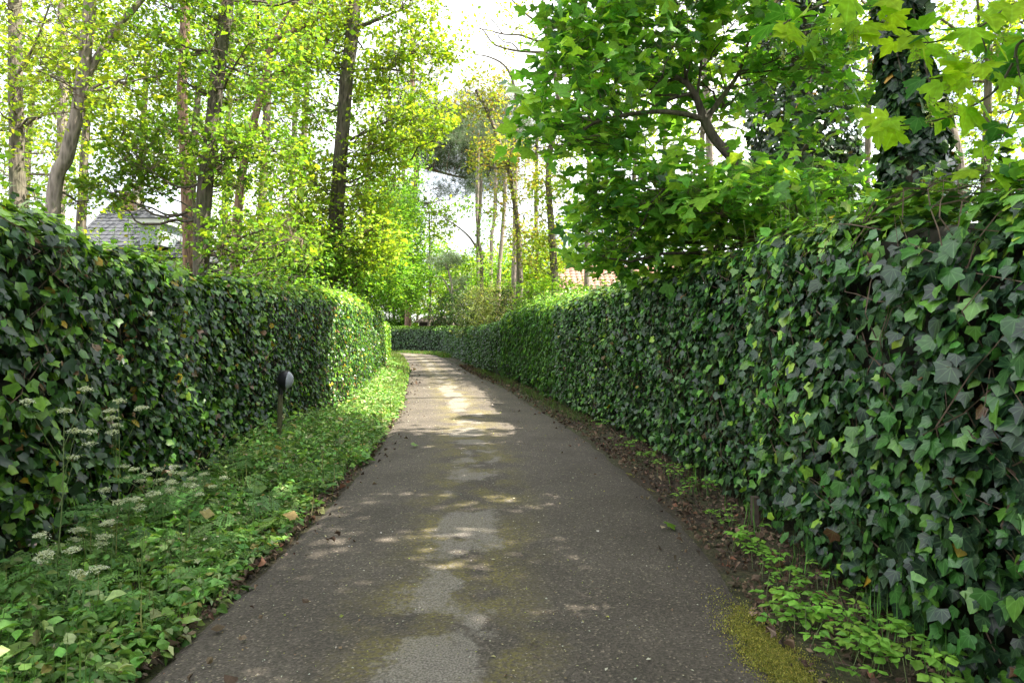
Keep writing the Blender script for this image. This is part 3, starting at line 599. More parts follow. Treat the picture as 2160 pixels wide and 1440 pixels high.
tree('oak_tree', 'big oak in bright yellow green leaf at the left of the lane', [(700, 600), (708, 480), (715, 380), (722, 280), (732, 160), (748, 20), (760, -200)], 17.6, .22, .15,
     [(800, 90, 0, 2.4, 1.8, 1.4, 640), (880, 170, 0, 1.35, 1.4, 1.3, 360), (840, 260, -.3, 1.4, 1.3, .85, 340), (690, 170, .2, 1.2, 1.3, 1.6, 170), (735, 390, -.6, 1.2, .9, .9, 200), (750, 510, -.7, 1.2, .9, .9, 230), (650, 400, .2, 1.2, 1.3, 1.3, 150), (800, -120, 0, 3., 2.4, 1.7, 300),
      (925, 90, .2, .7, 1., .8, 90), (650, 530, 0, 1.3, 1., .8, 120), (800, 330, -.5, .8, .9, .5, 70)], T_kite, .092, YG, bark=M_barkd, seed=8, per=17, rad=.30, lump=.22, avoid=[(700 + 52 * (1 - k / 20) ** .8, 590 * k / 20, 27) for k in range(21)],
     limbs=[([(738, 295, 0), (775, 278, -.1), (820, 255, -.3), (860, 240, -.4)], .045, .015), ([(752, 60, 0), (800, 40, 0), (850, 20, 0)], .06, .02), ([(820, 142, 0), (850, 130, 0), (885, 128, 0)], .035, .015), ([(740, 150, 0), (800, 145, 0), (850, 150, .1)], .05, .02)])
# leafy understorey left, behind the hedge
BU = [(835, 500, 25, 1.0, 1.2, 1.9, 420), (765, 550, 21, 1.6, 1.2, 1.2, 360), (640, 560, 17, 1.7, 1.2, .9, 280), (830, 370, 28, 1.3, 1.3, 1.8, 260), (570, 430, 21, 2.0, 1.2, 1.8, 300)]
lb = ['tall bright green hazel crowding the hedge end beside the lane', 'rounded green hazel behind the hedge right of the big oak', 'low spreading hazel behind the hedge left of the big oak', 'upper green hazel behind the hedge end against the sky', 'pale green hazel between the two left oaks']
for i, (px, py, D, rx, ry, rz, nc) in enumerate(BU):
    c = P(px, py, D); fx = min(px - 10, (float(hedge_foot(D, -1)) - .75) / D * F + 1080)
    tree('hazel_bush', lb[i], [(fx, 650), ((px + fx * 2) / 3, min(py + 90, 610)), (px, py + 20), (px + 5, py - 30)], D, .06, .03, [(px, py, 0, rx, ry, rz, nc), (px + 10, min(py + 90, 590), -.2, rx * .8, ry, rz * .6, nc * .6)], T_kite, .085, MG if i != 4 else YG, bark=M_bark, seed=20 + i, cat='bush', group='hazel bushes behind the left hedge', rad=.3, per=18, lump=.3)
# background broadleaf trees on the left
for i, (px, D, py, rr, pal, lbl) in enumerate([(180, 22, 330, 2.2, YG, 'pale leafy tree in front of the grey roof'), (410, 23, 330, 2.0, BG, 'leafy green tree right of the grey roof'), (560, 24, 120, 2.4, YG, 'yellow green crown between the two oaks'), (60, 27, 330, 2.6, YG, 'yellow green tree far behind the leaning trunk'), (300, 30, 250, 2.8, YG, 'loose yellow green tree above the grey roof'),
        (480, 30, 200, 2.9, BG, 'tall green tree behind the dark leaning oak'), (640, 28, 250, 2.6, MG, 'fresh green tree behind the big oak on its left'), (780, 33, 420, 2.4, MG, 'green tree behind the hazels near the lane bend'), (-60, 24, 100, 2.8, YG, 'tall yellow green tree cut by the left edge of the view'), (620, 36, 60, 3.0, YG, 'high yellow green crown behind the crooked trunk')]):
    tree('tree', lbl, [(px - 15, 640), (px, 300), (px + 10, py - 150)], D, .2, .1, [(px, py, 0, rr, rr * .8, rr * .85, 170), (px + 30, py - 190, .5, rr, rr * .8, rr * .7, 110), (px - 20, 520, 0, rr * .9, rr * .6, rr * .5, 60)],
         T_kite, .12, pal, seed=40 + i, per=20, rad=.42, lump=.35, group='trees in the gardens on the left', subn=16)
# --- pines and slim trees near the bend
tree('pine_tree', 'old pine whose grey green boughs hang over the lane bend', [(862, 600), (868, 430), (878, 360), (872, 250), (868, 60)], 57, .27, .18,
     [(970, 320, 0, 4.6, 3., 1.9, 520), (910, 260, 0, 4., 3., 2., 260), (1050, 300, 0, 2.4, 2., 2.6, 160), (1005, 250, .5, 2.8, 2.4, 2.4, 200), (1030, 370, .5, 2.6, 2.4, 1.6, 170), (950, 400, .5, 2.6, 2.4, .8, 50), (880, 150, .5, 3.6, 3, 3, 70), (890, 450, 0, 1.6, 1.6, 1.6, 26)], T_needle, .42, PN, mat=M_needle, bark=M_barkp, per=15, rad=.8, seed=60, limbs=[([(835, 345, 0), (880, 350, 0), (925, 362, 0), (975, 374, 0), (1030, 372, 0)], .16, .06), ([(872, 330, 0), (930, 290, 0), (1000, 270, 0)], .12, .04)], twigr=.02, lump=.9)
for i, (x0, y0, x1, y1, D, r, lbl) in enumerate([(1052, 590, 1064, 400, 36, .13, 'pale bare pine trunk leaning right near the lane bend'), (1036, 520, 1044, 420, 40, .13, 'short pale pine trunk seen left of the leaning one'), (1085, 600, 1086, 380, 33, .16, 'pale thick pine trunk behind the brown oak trunk'),
        (1008, 540, 1006, 430, 42, .15, 'grey pine trunk beside the young ivy tree'), (1240, 470, 1243, 330, 24, .11, 'thin brown trunk showing through the sycamore leaves'), (1498, 360, 1483, 0, 15, .09, 'tall thin grey trunk behind the sycamore fork'), (850, 560, 851, 330, 60, .24, 'slim pine trunk behind the hazel near the bend'), (1132, 600, 1130, 440, 40, .14, 'dark slim pine trunk between the two brown oaks')]):
    tree('pine_tree', lbl, [(x0, y0), ((x0 + x1) / 2 + 1, (y0 + y1) / 2), (x1, y1), (x1 + 3, y1 - 180 * 36 / D)], D, r, r * .7, [(x1 + 10, y1 - 150, 0, 2.0, 1.8, 1.0, 45), (x1, y1 - 40, 0, 1.2, 1, .7, 8)] if i not in (4, 5) else [], T_needle, .33, PN, mat=M_needle, bark=M_barkpale if i != 7 else M_barkd, per=12, rad=.5, seed=70 + i, twigr=.01, group='slim trunks near the lane bend')
tree('oak_tree', 'brown oak trunk with orange young leaves curving left over the lane', [(1097, 625), (1096, 520), (1087, 430), (1072, 350), (1050, 290), (1028, 235), (1003, 190)], 25, .15, .06,
     [(1010, 210, 0, 1.1, 1.1, .9, 130), (1040, 330, 0, .9, .9, .8, 110), (1110, 350, 0, .8, .8, 1.0, 90), (1115, 480, 0, .7, .7, 1.4, 170), (1060, 420, 0, .6, .7, .8, 50), (1040, 170, 0, .8, .8, .6, 40)], T_kite, .10, OR, bark=M_bark, seed=90, per=12, rad=.3, lump=.4,
     limbs=[([(1028, 235, 0), (1050, 215, 0), (1075, 210, 0)], .04, .02), ([(1072, 350, 0), (1085, 300, 0), (1110, 280, 0)], .05, .02)])
tree('oak_tree', 'slender half bare oak with twisting limbs against the white sky', [(1172, 612), (1165, 500), (1158, 400), (1160, 320), (1178, 230), (1165, 130), (1150, 60), (1140, -60)], 23, .16, .05,
     [(1165, 420, 0, .8, .7, 1.1, 110), (1150, 540, 0, .8, .7, .9, 90), (1190, 330, 0, .6, .6, .8, 50), (1080, 60, 0, 1.1, .9, .9, 26), (1185, 250, 0, .7, .7, .8, 30), (1040, 30, 0, .9, .8, .6, 16)], T_kite, .10, OR[:1] + YG[:2], bark=M_bark, seed=91, per=10, rad=.3,
     limbs=[([(1155, 112, 0), (1125, 110, 0), (1095, 108, 0), (1065, 102, 0), (1040, 92, 0), (1022, 68, 0), (1008, 55, 0)], .05, .015), ([(1148, 92, 0), (1120, 82, 0), (1095, 74, 0), (1060, 72, 0), (1030, 64, 0), (1000, 60, 0)], .045, .012), ([(1150, 60, 0), (1110, 30, 0), (1085, 5, 0), (1060, -20, 0)], .045, .015), ([(1115, 240, 0), (1090, 200, 0), (1078, 160, 0), (1060, 135, 0), (1030, 120, 0), (1000, 115, 0)], .06, .015),
            ([(1162, 300, 0), (1145, 265, 0), (1115, 240, 0)], .07, .06), ([(1095, 108, 0), (1080, 92, 0), (1062, 88, 0), (1045, 70, 0)], .025, .01), ([(1150, 130, 0), (1158, 70, 0), (1130, 25, 0), (1118, -20, 0)], .04, .02), ([(1060, 72, 0), (1040, 45, 0), (1012, 30, 0)], .02, .008)])
tree('young_tree', 'young bright green tree with a limb leaning left over the lane end', [(1016, 600), (1015, 540), (1008, 500), (1012, 440), (1014, 380)], 36, .13, .08,
     [(1015, 560, 0, .9, .8, .9, 60), (960, 440, 0, 1.3, .9, .5, 35), (1025, 480, 0, .6, .6, 1.2, 35)], T_kite, .13, BG, seed=92, per=12, rad=.32, limbs=[([(1010, 530, 0), (990, 500, 0), (965, 478, 0), (940, 462, 0)], .07, .03)])
tree('small_pine', 'small flat topped pine with a forked pale trunk before the shed', [(955, 680), (954, 610), (948, 580), (940, 555)], 50, .13, .06,
     [(935, 555, 0, 1.2, .9, .55, 55), (975, 595, 0, .9, .8, .4, 30), (960, 545, 0, .8, .7, .4, 24)], T_needle, .32, PN, mat=M_needle, bark=M_barkpale, per=12, rad=.4, seed=93, limbs=[([(954, 625, 0), (935, 588, 0), (915, 583, 0)], .06, .03), ([(955, 615, 0), (975, 605, 0), (985, 598, 0)], .05, .03)])
# shrubs round the bend
SH = [(1000, 650, 33, 1.1, 1., 1.0, 130, [(2, (.10, .14, .06)), (2, (.16, .2, .10)), (1, (.05, .1, .03))], 'variegated grey green shrub behind the clipped hedge at the bend', T_kite, .10),
      (965, 650, 40, .9, .8, 1.0, 90, [(1, (.02, .06, .02)), (1, (.04, .09, .02))], 'dark green conifer shrub left of the variegated one', T_kite, .10), (1045, 640, 29, 1.1, 1., .9, 130, [(2, (.20, .24, .08)), (1, (.12, .15, .05))], 'pale yellow green broom like shrub behind the clipped hedge', T_long, .12),
      (1090, 640, 26, 1.0, .9, .7, 120, [(1, (.05, .10, .03)), (1, (.09, .1, .04))], 'dull green shrub with reddish tinge beside the laurel', T_long, .11), (935, 655, 50, .9, .8, 1.1, 70, [(1, (.03, .06, .025)), (1, (.05, .08, .03))], 'dark brownish shrub in front of the shed', T_kite, .13),
      (1165, 625, 21, 1.2, .8, .5, 120, BG, 'bright green laurel shrub top under the tiled roof', T_long, .12), (893, 640, 61, 1.4, 1.2, 1.6, 110, YG, 'sunny yellow green shrub left of the shed', T_kite, .12), (1015, 610, 37, .8, .8, .8, 70, MG, 'fresh green shrub under the young tree', T_kite, .11),
      (818, 655, 59, 2.4, 1.4, 1.9, 330, MG, 'dense low green thicket just beyond the end of the sunlit hedge', T_kite, .17),
      (848, 600, 60, 2.2, 1.4, 3.0, 190, BG, 'tall bright green thicket left of the shed behind the far hedge', T_kite, .15), (806, 625, 61, 3.2, 1.6, 2.8, 220, MG, 'green thicket behind the sunlit lower hedge', T_kite, .15)]
for i, (px, py, D, rx, ry, rz, nc, pal, lbl, T, sz) in enumerate(SH):
    tree('shrub', lbl, [(px, 715), (px + 3, py + 10), (px, py - 15)], D, .04, .02, [(px, py, 0, rx, ry, rz, nc), (px, 690, 0, rx, ry, .6, nc * .5)], T, sz, pal, seed=100 + i, cat='shrub', group='shrubs round the lane bend', rad=.25, per=14)
# distant trees
FT = [(905, 55, 560, 2.2, MG), (985, 52, 590, 2.0, BG), (1060, 45, 590, 1.8, MG), (1140, 40, 560, 1.8, YG), (880, 62, 520, 3.2, YG), (930, 70, 560, 3.4, YG), (1000, 66, 575, 3., YG), (1060, 60, 560, 2.8, YG), (1130, 58, 560, 3., BG), (1200, 60, 520, 3.2, PN), (830, 60, 420, 3.4, MG), (960, 80, 600, 3.5, OR), (1100, 75, 520, 3.6, YG), (1270, 50, 480, 3.2, BG), (905, 58, 470, 2.4, YG)]
fl = ['leafy green tree just left of the shed', 'bright green tree behind the shed', 'green tree behind the variegated shrub', 'yellow green tree low between the two brown oaks', 'yellow green tree left of the shed in the distance', 'pale tree above the shed roof in the distance', 'light tree behind the small flat topped pine', 'hazy yellow tree behind the pale pine trunks', 'light green tree between the two brown oaks far off', 'grey green pine beyond the tiled roof', 'fresh green tree far beyond the left hazels',
      'most distant brownish tree behind the shed', 'tall pale tree high behind the brown oaks', 'green tree far behind the thin brown trunk', 'sunny tree beside the sky gap above the bend']
for i, (px, D, py, rr, pal) in enumerate(FT):
    nd = pal is PN
    tree('tree', fl[i], [(px, 690), (px + 3, 620), (px, py - 20)], D, .14, .07, [(px, py, 0, rr, rr * .8, rr * .8, 110), (px, (py + 690) / 2, 0, rr * 1.1, rr * .8, rr * .8, 100)], T_needle if nd else T_kite, .4 if nd else .20, pal, mat=M_needle if nd else M_oak, seed=120 + i, per=14, rad=.55, lump=.7, group='distant trees beyond the bend', twigr=.01, subn=20, sides=7)

# --- right side: sycamores
tree('sycamore_tree', 'broad leaved sycamore forking above the right hedge and reaching over the lane', [(1640, 470), (1590, 395), (1545, 338), (1505, 292), (1483, 252)], 7.2, .062, .050,
     [(1310, 190, 0, 1.0, 1.0, .55, 120), (1200, 285, -.2, .50, .6, .22, 36), (1380, 70, .2, 1.3, 1.1, .65, 150), (1560, 100, .2, 1.2, 1.1, .6, 110), (1360, 10, .4, .8, 1., .45, 70), (1500, -80, .3, 1.8, 1.4, .6, 150), (1420, 400, 0, 1.1, .9, .38, 130), (1600, 420, -.6, 1.2, .7, .30, 120), (1310, 480, .4, .45, .8, .5, 60), (1690, 200, .4, .8, .9, .6, 50), (1400, 520, .9, 1.2, .6, .35, 110),
      (1740, 400, .2, .5, .6, .25, 36), (1230, 100, .2, .5, .7, .35, 30)],
     T_syc, .102, SY, mat=M_syc, bark=M_barkd, seed=200, per=8, rad=.24, single=300, singlename='sycamore_leaf', zmin=2.5, avoid=((1480, 250, 75), (1450, 180, 50), (1530, 320, 60), (1400, 235, 35), (1320, 250, 25), (1550, 170, 45)), flat=.4, leafup=1.0, droop=.45, lump=.15, twigr=.004,
     limbs=[([(1483, 252, 0), (1440, 240, -.1), (1380, 236, -.2), (1310, 245, -.3), (1250, 262, -.4), (1205, 300, -.4)], .032, .010), ([(1485, 255, 0), (1470, 210, 0), (1450, 178, 0), (1420, 160, .1), (1390, 140, .2), (1360, 90, .2)], .045, .012), ([(1488, 255, 0), (1520, 210, .1), (1555, 160, .2), (1575, 100, .2), (1600, 20, .3)], .032, .012),
            ([(1450, 178, 0), (1440, 120, .1), (1435, 60, .2), (1420, -40, .2)], .02, .008), ([(1470, 210, 0), (1480, 110, 0), (1470, 0, 0), (1462, -80, 0)], .015, .008), ([(1590, 395, 0), (1540, 400, -.3), (1470, 390, -.5), (1400, 400, -.6)], .025, .01), ([(1590, 395, 0), (1640, 390, -.3), (1700, 400, -.4), (1760, 420, -.4)], .02, .008)])
# ivy-clad trees
def ivy_tree(label, px, pts, D, r, env, n, size, seed, single=0, strands=8, shoots=()):  # leaves cling to the trunk
    g_ = np.random.default_rng(seed); tp = np.array([P(x, y, D) for x, y in pts]); base = tp[0].copy(); base[2] = -.05
    path = catmull(np.vstack([base, tp]), 40); root = empty('ivy_clad_tree', (base[0], base[1], 0), label, 'tree')
    tk = MB(); tk.tube(path, np.linspace(r, r * .8, 40), 12, rough=.1)
    zz = path[:, 2]; i = g_.integers(0, 39, n); f = g_.uniform(size=n); c = path[i] * (1 - f)[:, None] + path[i + 1] * f[:, None]
    th = g_.uniform(0, 6.283, n); e = np.interp(c[:, 2], *env); bump = 1 + .28 * nz(np.c_[np.cos(th) * 1.5, np.sin(th) * 1.5, c[:, 2] * 2.2] + seed, 1.)
    rr = e * bump * (1 - np.abs(g_.normal(0, .13, n))); d = np.c_[np.cos(th), np.sin(th), 0 * th]; pos = c + d * rr[:, None]
    nr = norm(d + np.array((0, 0, .45)) + g_.normal(size=(n, 3)) * .45); tip = norm(np.array((0, 0, -1.)) + g_.normal(size=(n, 3)) * .55 + d * .3); ti = pick_tints([(5, (.012, .034, .016)), (2, (.025, .07, .02)), (.8, (.07, .16, .025)), (.05, (.4, .22, .04))], n, g_)
    put_leaves(root, T_ivy, pos, frames(nr, tip), size * np.exp(g_.normal(size=n) * .25), ti, M_ivy, single, 'ivy_leaf', 'foliage', Tfar=T_ivys, dfar=4. if D < 8 else 0.)
    for k in range(strands):
        th0 = -1.57 + g_.normal() * .8; z0 = g_.uniform(zz[2], zz[-1] * .8); z = z0 + np.linspace(0, -g_.uniform(.3, .8), 7); x = np.interp(z, zz, path[:, 0]); y = np.interp(z, zz, path[:, 1]); ee = np.interp(z, *env) * 1.05
        tk.tube(np.c_[x + np.cos(th0 + np.linspace(0, .3, 7)) * ee, y + np.sin(th0) * ee, z], .007, 4)
    tk.build('trunk', M_barkd, root, smooth=True)
    return root
ivy_tree('thick trunk wrapped in dark ivy rising behind the right hedge', 1910, [(1935, 420), (1925, 250), (1905, 100), (1895, -100), (1890, -500)], 5.2, .14, ([0, 2.0, 2.6, 3.2, 3.8, 4.5, 7], [.2, .27, .25, .20, .17, .22, .25]), 4200, .078, 301, single=200)
ivy_tree('broad dark ivy smothered tree between the sycamore and the ivy trunk', 1700, [(1700, 420), (1695, 300), (1690, 100), (1690, -150)], 11.5, .2, ([0, 3.3, 4.2, 5., 6., 7.5, 8.4], [.3, .35, .95, .95, .75, .5, .3]), 8500, .095, 302, strands=0)
# background trees on the right
RT = [(2080, 13, 200, 1.6, YG, 'yellow green tree behind the overhanging leaves at the right edge'), (2200, 16, 100, 2.4, YG, 'tall light tree cut by the right edge of the view'), (1830, 20, 120, 1.6, YG, 'loose yellow green tree in the gap left of the ivy trunk'), (1480, 20, 250, 2.2, YG, 'sunlit yellow green tree behind the sycamore fork'), (1340, 22, 330, 2.0, BG, 'bright green tree behind the long sycamore limb'), (1980, 24, 350, 2.2, MG, 'low green tree behind the ivy trunk'), (1620, 26, 120, 2.6, BG, 'high green crown behind the dark ivy tree'), (1400, 30, 60, 3., BG, 'high green crown behind the sycamore top')]
for i, (px, D, py, rr, pal, lbl) in enumerate(RT):
    tree('tree', lbl, [(px - 10, 560), (px, 350), (px + 6, py - 100)], D, .12, .06, [(px, py, 0, rr, rr, rr * .9, 150), (px - 20, py - 190, 0, rr, rr, rr * .7, 80)], T_kite, .10, pal, seed=320 + i, per=13, rad=.36, lump=.35, group='trees in the gardens on the right', subn=14)
# unseen sycamores added to shade the lane, crowns kept out of the frame
SHD = [(5.0, 2.0, 7.2, 3.2, 5.6, 1.6, 1100, 'unseen sycamore added for shade just outside the right edge of the view'), (6.0, -3.5, 6.5, 3.2, 6.0, -3.5, 700, 'unseen sycamore added for shade right of the lane behind the viewpoint'), (5.6, 7.2, 8.8, 3.0, 6.0, 7.6, 520, 'sycamore added for shade right of the lane beyond the ivy trunk'),
       (5.0, -8., 6., 3., 5.0, -8., 500, 'unseen sycamore added for shade far behind the viewpoint on the right'), (3.2, 8.8, 10.8, 2.6, 6.2, 9.6, 640, 'tall sycamore added behind the right hedge so its unseen crown shades the lane'), (1.9, 4.6, 9.6, 2.7, 4.0, .6, 560, 'tall sycamore added to shade the near lane, arching unseen from the right')]
for i, (x, y, z, rr, bx, by, nc, lbl) in enumerate(SHD):
    c = np.array((x, y, z)); g_ = np.random.default_rng(400 + i); root = empty('sycamore_tree', (bx, by, 0), lbl, 'tree')
    fork = np.array((bx * .6 + x * .4, by * .6 + y * .4, z * .62)); tk = MB(); tk.tube(catmull([(bx, by, -.05), (bx, by, z * .35), fork, c + np.array((0, 0, .6))], 18), np.linspace(.2, .07, 18), 9, rough=.06)
    C = ellipsoid_pts(nc, c, np.array((rr, rr, rr * .7)), g_); C = C[~in_view(C, 160)]
    for q in C[::9]: tk.tube(catmull([fork, (c + q) / 2 + np.array((0, 0, -.3)), q], 6), np.linspace(.05, .012, 6), 4, cap=False)
    tk.build('trunk', M_bark, root, smooth=True)
    pos, Rm, sc, ti, _a, _b = leaf_cloud(C, 12, .42, T_kite, .16, SY, g_); put_leaves(root, T_kite, pos, Rm, sc, ti, M_oak, 0, 'leaf', 'crown')

# overhanging sycamore bough, top right, close to the camera
def bough():
    g_ = np.random.default_rng(500); root = empty('sycamore_bough', tuple(P(2330, 300, 3.4) * np.array((1, 1, 0))), 'close sycamore bough with large backlit leaves hanging in from the top right corner', 'tree')
    tk = MB(); tr = catmull([P(2330, 900, 3.4) * np.array((1, 1, 0)), P(2330, 500, 3.4), P(2300, 100, 3.3), P(2320, -400, 3.3)], 20); tk.tube(tr, np.linspace(.07, .05, 20), 8)
    D = 2.9; paths = [([(2300, 60), (2160, 85), (2138, 130), (2100, 190), (2040, 230), (1990, 250), (1900, 265), (1850, 255)], 2.95, .008), ([(2145, 120), (2150, 190), (2125, 270), (2090, 330)], 2.9, .005), ([(2300, -20), (2150, 5), (2060, 60), (1960, 90), (1880, 75)], 2.8, .007),
        ([(2300, -100), (2100, -60), (1900, -40), (1760, 0), (1680, 35), (1640, 60)], 2.9, .008), ([(2300, 330), (2200, 360), (2130, 350), (2050, 380)], 2.8, .006), ([(1900, -40), (1840, 20), (1800, 60)], 2.9, .004), ([(2060, 60), (2080, 110), (2050, 150), (1950, 170)], 2.8, .004), ([(2300, 150), (2200, 170), (2110, 150), (2030, 160)], 3.1, .005)]
    pos = []; tipd = []; rac = []
    for pp, d, r in paths:
        q = catmull([P(x, y, d + .1 * math.sin(x * .01)) for x, y in pp], len(pp) * 5); tk.tube(q, np.linspace(r, r * .35, len(q)), 5, cap=False)
        for k in range(4, len(q), 2):
            for sgn in (-1, 1):
                if g_.uniform() < .25: continue
                side = np.array((g_.normal() * .5, sgn * .6 + g_.normal() * .4, g_.uniform(-.1, .4))); a = q[k] + norm(side) * g_.uniform(.03, .09); tk.tube([q[k], a], [.0016, .001], 3, cap=False)
                pos.append(a); tipd.append(norm(side * .6 + (q[k] - q[k - 2]) * 3 + np.array((0, 0, -.55))))
            if g_.uniform() < .12: rac.append(q[k])
    pos = np.array(pos); tipd = np.array(tipd); n = len(pos); nr = norm(np.array((0, -.5, .75)) + g_.normal(size=(n, 3)) * .42)
    ti = pick_tints([(4, (.30, .54, .03)), (3, (.40, .60, .04)), (1.5, (.14, .34, .03)), (1.2, (.05, .17, .03))], n, g_, .12)  # lime tints raised to imitate sun glowing through the leaves
    put_leaves(root, T_syc, pos, frames(nr, tipd), .098 * np.clip(np.exp(g_.normal(size=n) * .28), .5, 1.35), ti, M_bough, 300, 'sycamore_leaf', 'small_leaves')
    tk.build('branches', M_barkd, root, smooth=True)
    # flower racemes
    for c in rac[:16] + [P(1655, 60, 2.9), P(2010, 190, 2.9), P(2100, 60, 2.8), P(1960, 200, 2.9)]:
        mb = MB(); L_ = g_.uniform(.09, .14); k = 46; t_ = np.linspace(.08, 1, k); a = c + np.c_[0 * t_, 0 * t_, -t_ * L_] ; w_ = .014 * (1.15 - t_ * .6); th = g_.uniform(0, 6.28, k); b_ = a + np.c_[np.cos(th) * w_, np.sin(th) * w_, -w_ * .4]
        mb.sticks(np.array([c]), np.array([c - np.array((0, 0, L_))]), .0012, .0008, (.16, .2, .05)); mb.sticks(a, b_, .0006, .0006, (.2, .25, .06))
        mb.leaves(T_kite[0], b_, frames(norm(g_.normal(size=(k, 3))), norm(np.c_[np.cos(th), np.sin(th), -.6 + 0 * th])), np.full(k, .011), pick_tints([(1, (.26, .3, .07)), (1, (.34, .36, .12))], k, g_)); mb.build('flower_raceme', M_ground, root)
bough()

# ------------------------------------------------------------------ houses
M_slate = plain('slate_tile', (.06, .063, .08), .6, 3, .25); M_tile = plain('clay_tile', (.30, .165, .12), .75, 3, .25); M_white = plain('white_paint', (.75, .75, .75), .5, 4, .05)
M_brick = plain('brick', (.32, .19, .13), .85, 6, .25); M_mortar = plain('mortar', (.32, .29, .25), .95); M_glass = plain('glass', (.02, .025, .03), .08, 2, .1); M_render = plain('render_wall', (.55, .52, .47), .85, 3, .1); M_lead = plain('lead', (.10, .105, .12), .6)
M_wood = plain('brown_boards', (.11, .075, .05), .8, 5, .3)
def roof_tiles(parent, o, ux, uy, nx, ny, w, h, mat, name='roof_tile', curve=.03, maxn=300, clip=None, score=None):
    """o origin, ux unit along eaves, uy unit up-slope; individual tiles proud of the deck; maxn largest in view as parts, rest joined"""
    o = np.array(o, float) - np.array(parent.location); ux = np.array(ux, float); uy = np.array(uy, float); nn = norm(np.cross(ux, uy))
    V = []
    k = 4
    for j, (yy, zz) in enumerate(((0, .03), (1.12, .004))):
        for i in range(k + 1):
            a = i / k; V.append(ux * (a * w * .98) + uy * (yy * h) + nn * (zz + curve * math.sin(a * math.pi)))
    for i in range(k + 1):
        a = i / k; V.append(ux * (a * w * .98) + nn * (.006 + curve * math.sin(a * math.pi)))
    L = []
    for i in range(k): L += [i, i + 1, k + 2 + i, k + 1 + i]; L += [2 * (k + 1) + i, 2 * (k + 1) + i + 1, i + 1, i]
    V = np.array(V); me = raw_mesh(name, V, L, [4] * (2 * k), mat, smooth=False)
    cells = [(i, j) for j in range(ny) for i in range(nx) if clip is None or clip(i * w + .5 * w, j * h)]
    cc = np.array([o + ux * i * w + uy * j * h + np.array(parent.location) for i, j in cells]); vis = in_view(cc); sc = (score(cc) if score else 0) - (~vis) * 1e3
    order = np.argsort(-sc, kind='stable'); mb = MB()
    for q, k_ in enumerate(order):
        i, j = cells[k_]; loc = o + ux * i * w + uy * j * h + nn * rng.uniform(0, .006)
        if q < maxn: t = link(name, me, parent); t.location = loc
        else: mb.add(V + loc + np.array(parent.location), L, [4] * (2 * 4))
    if mb.n: mb.build(name + 's', mat, parent, kind='stuff')
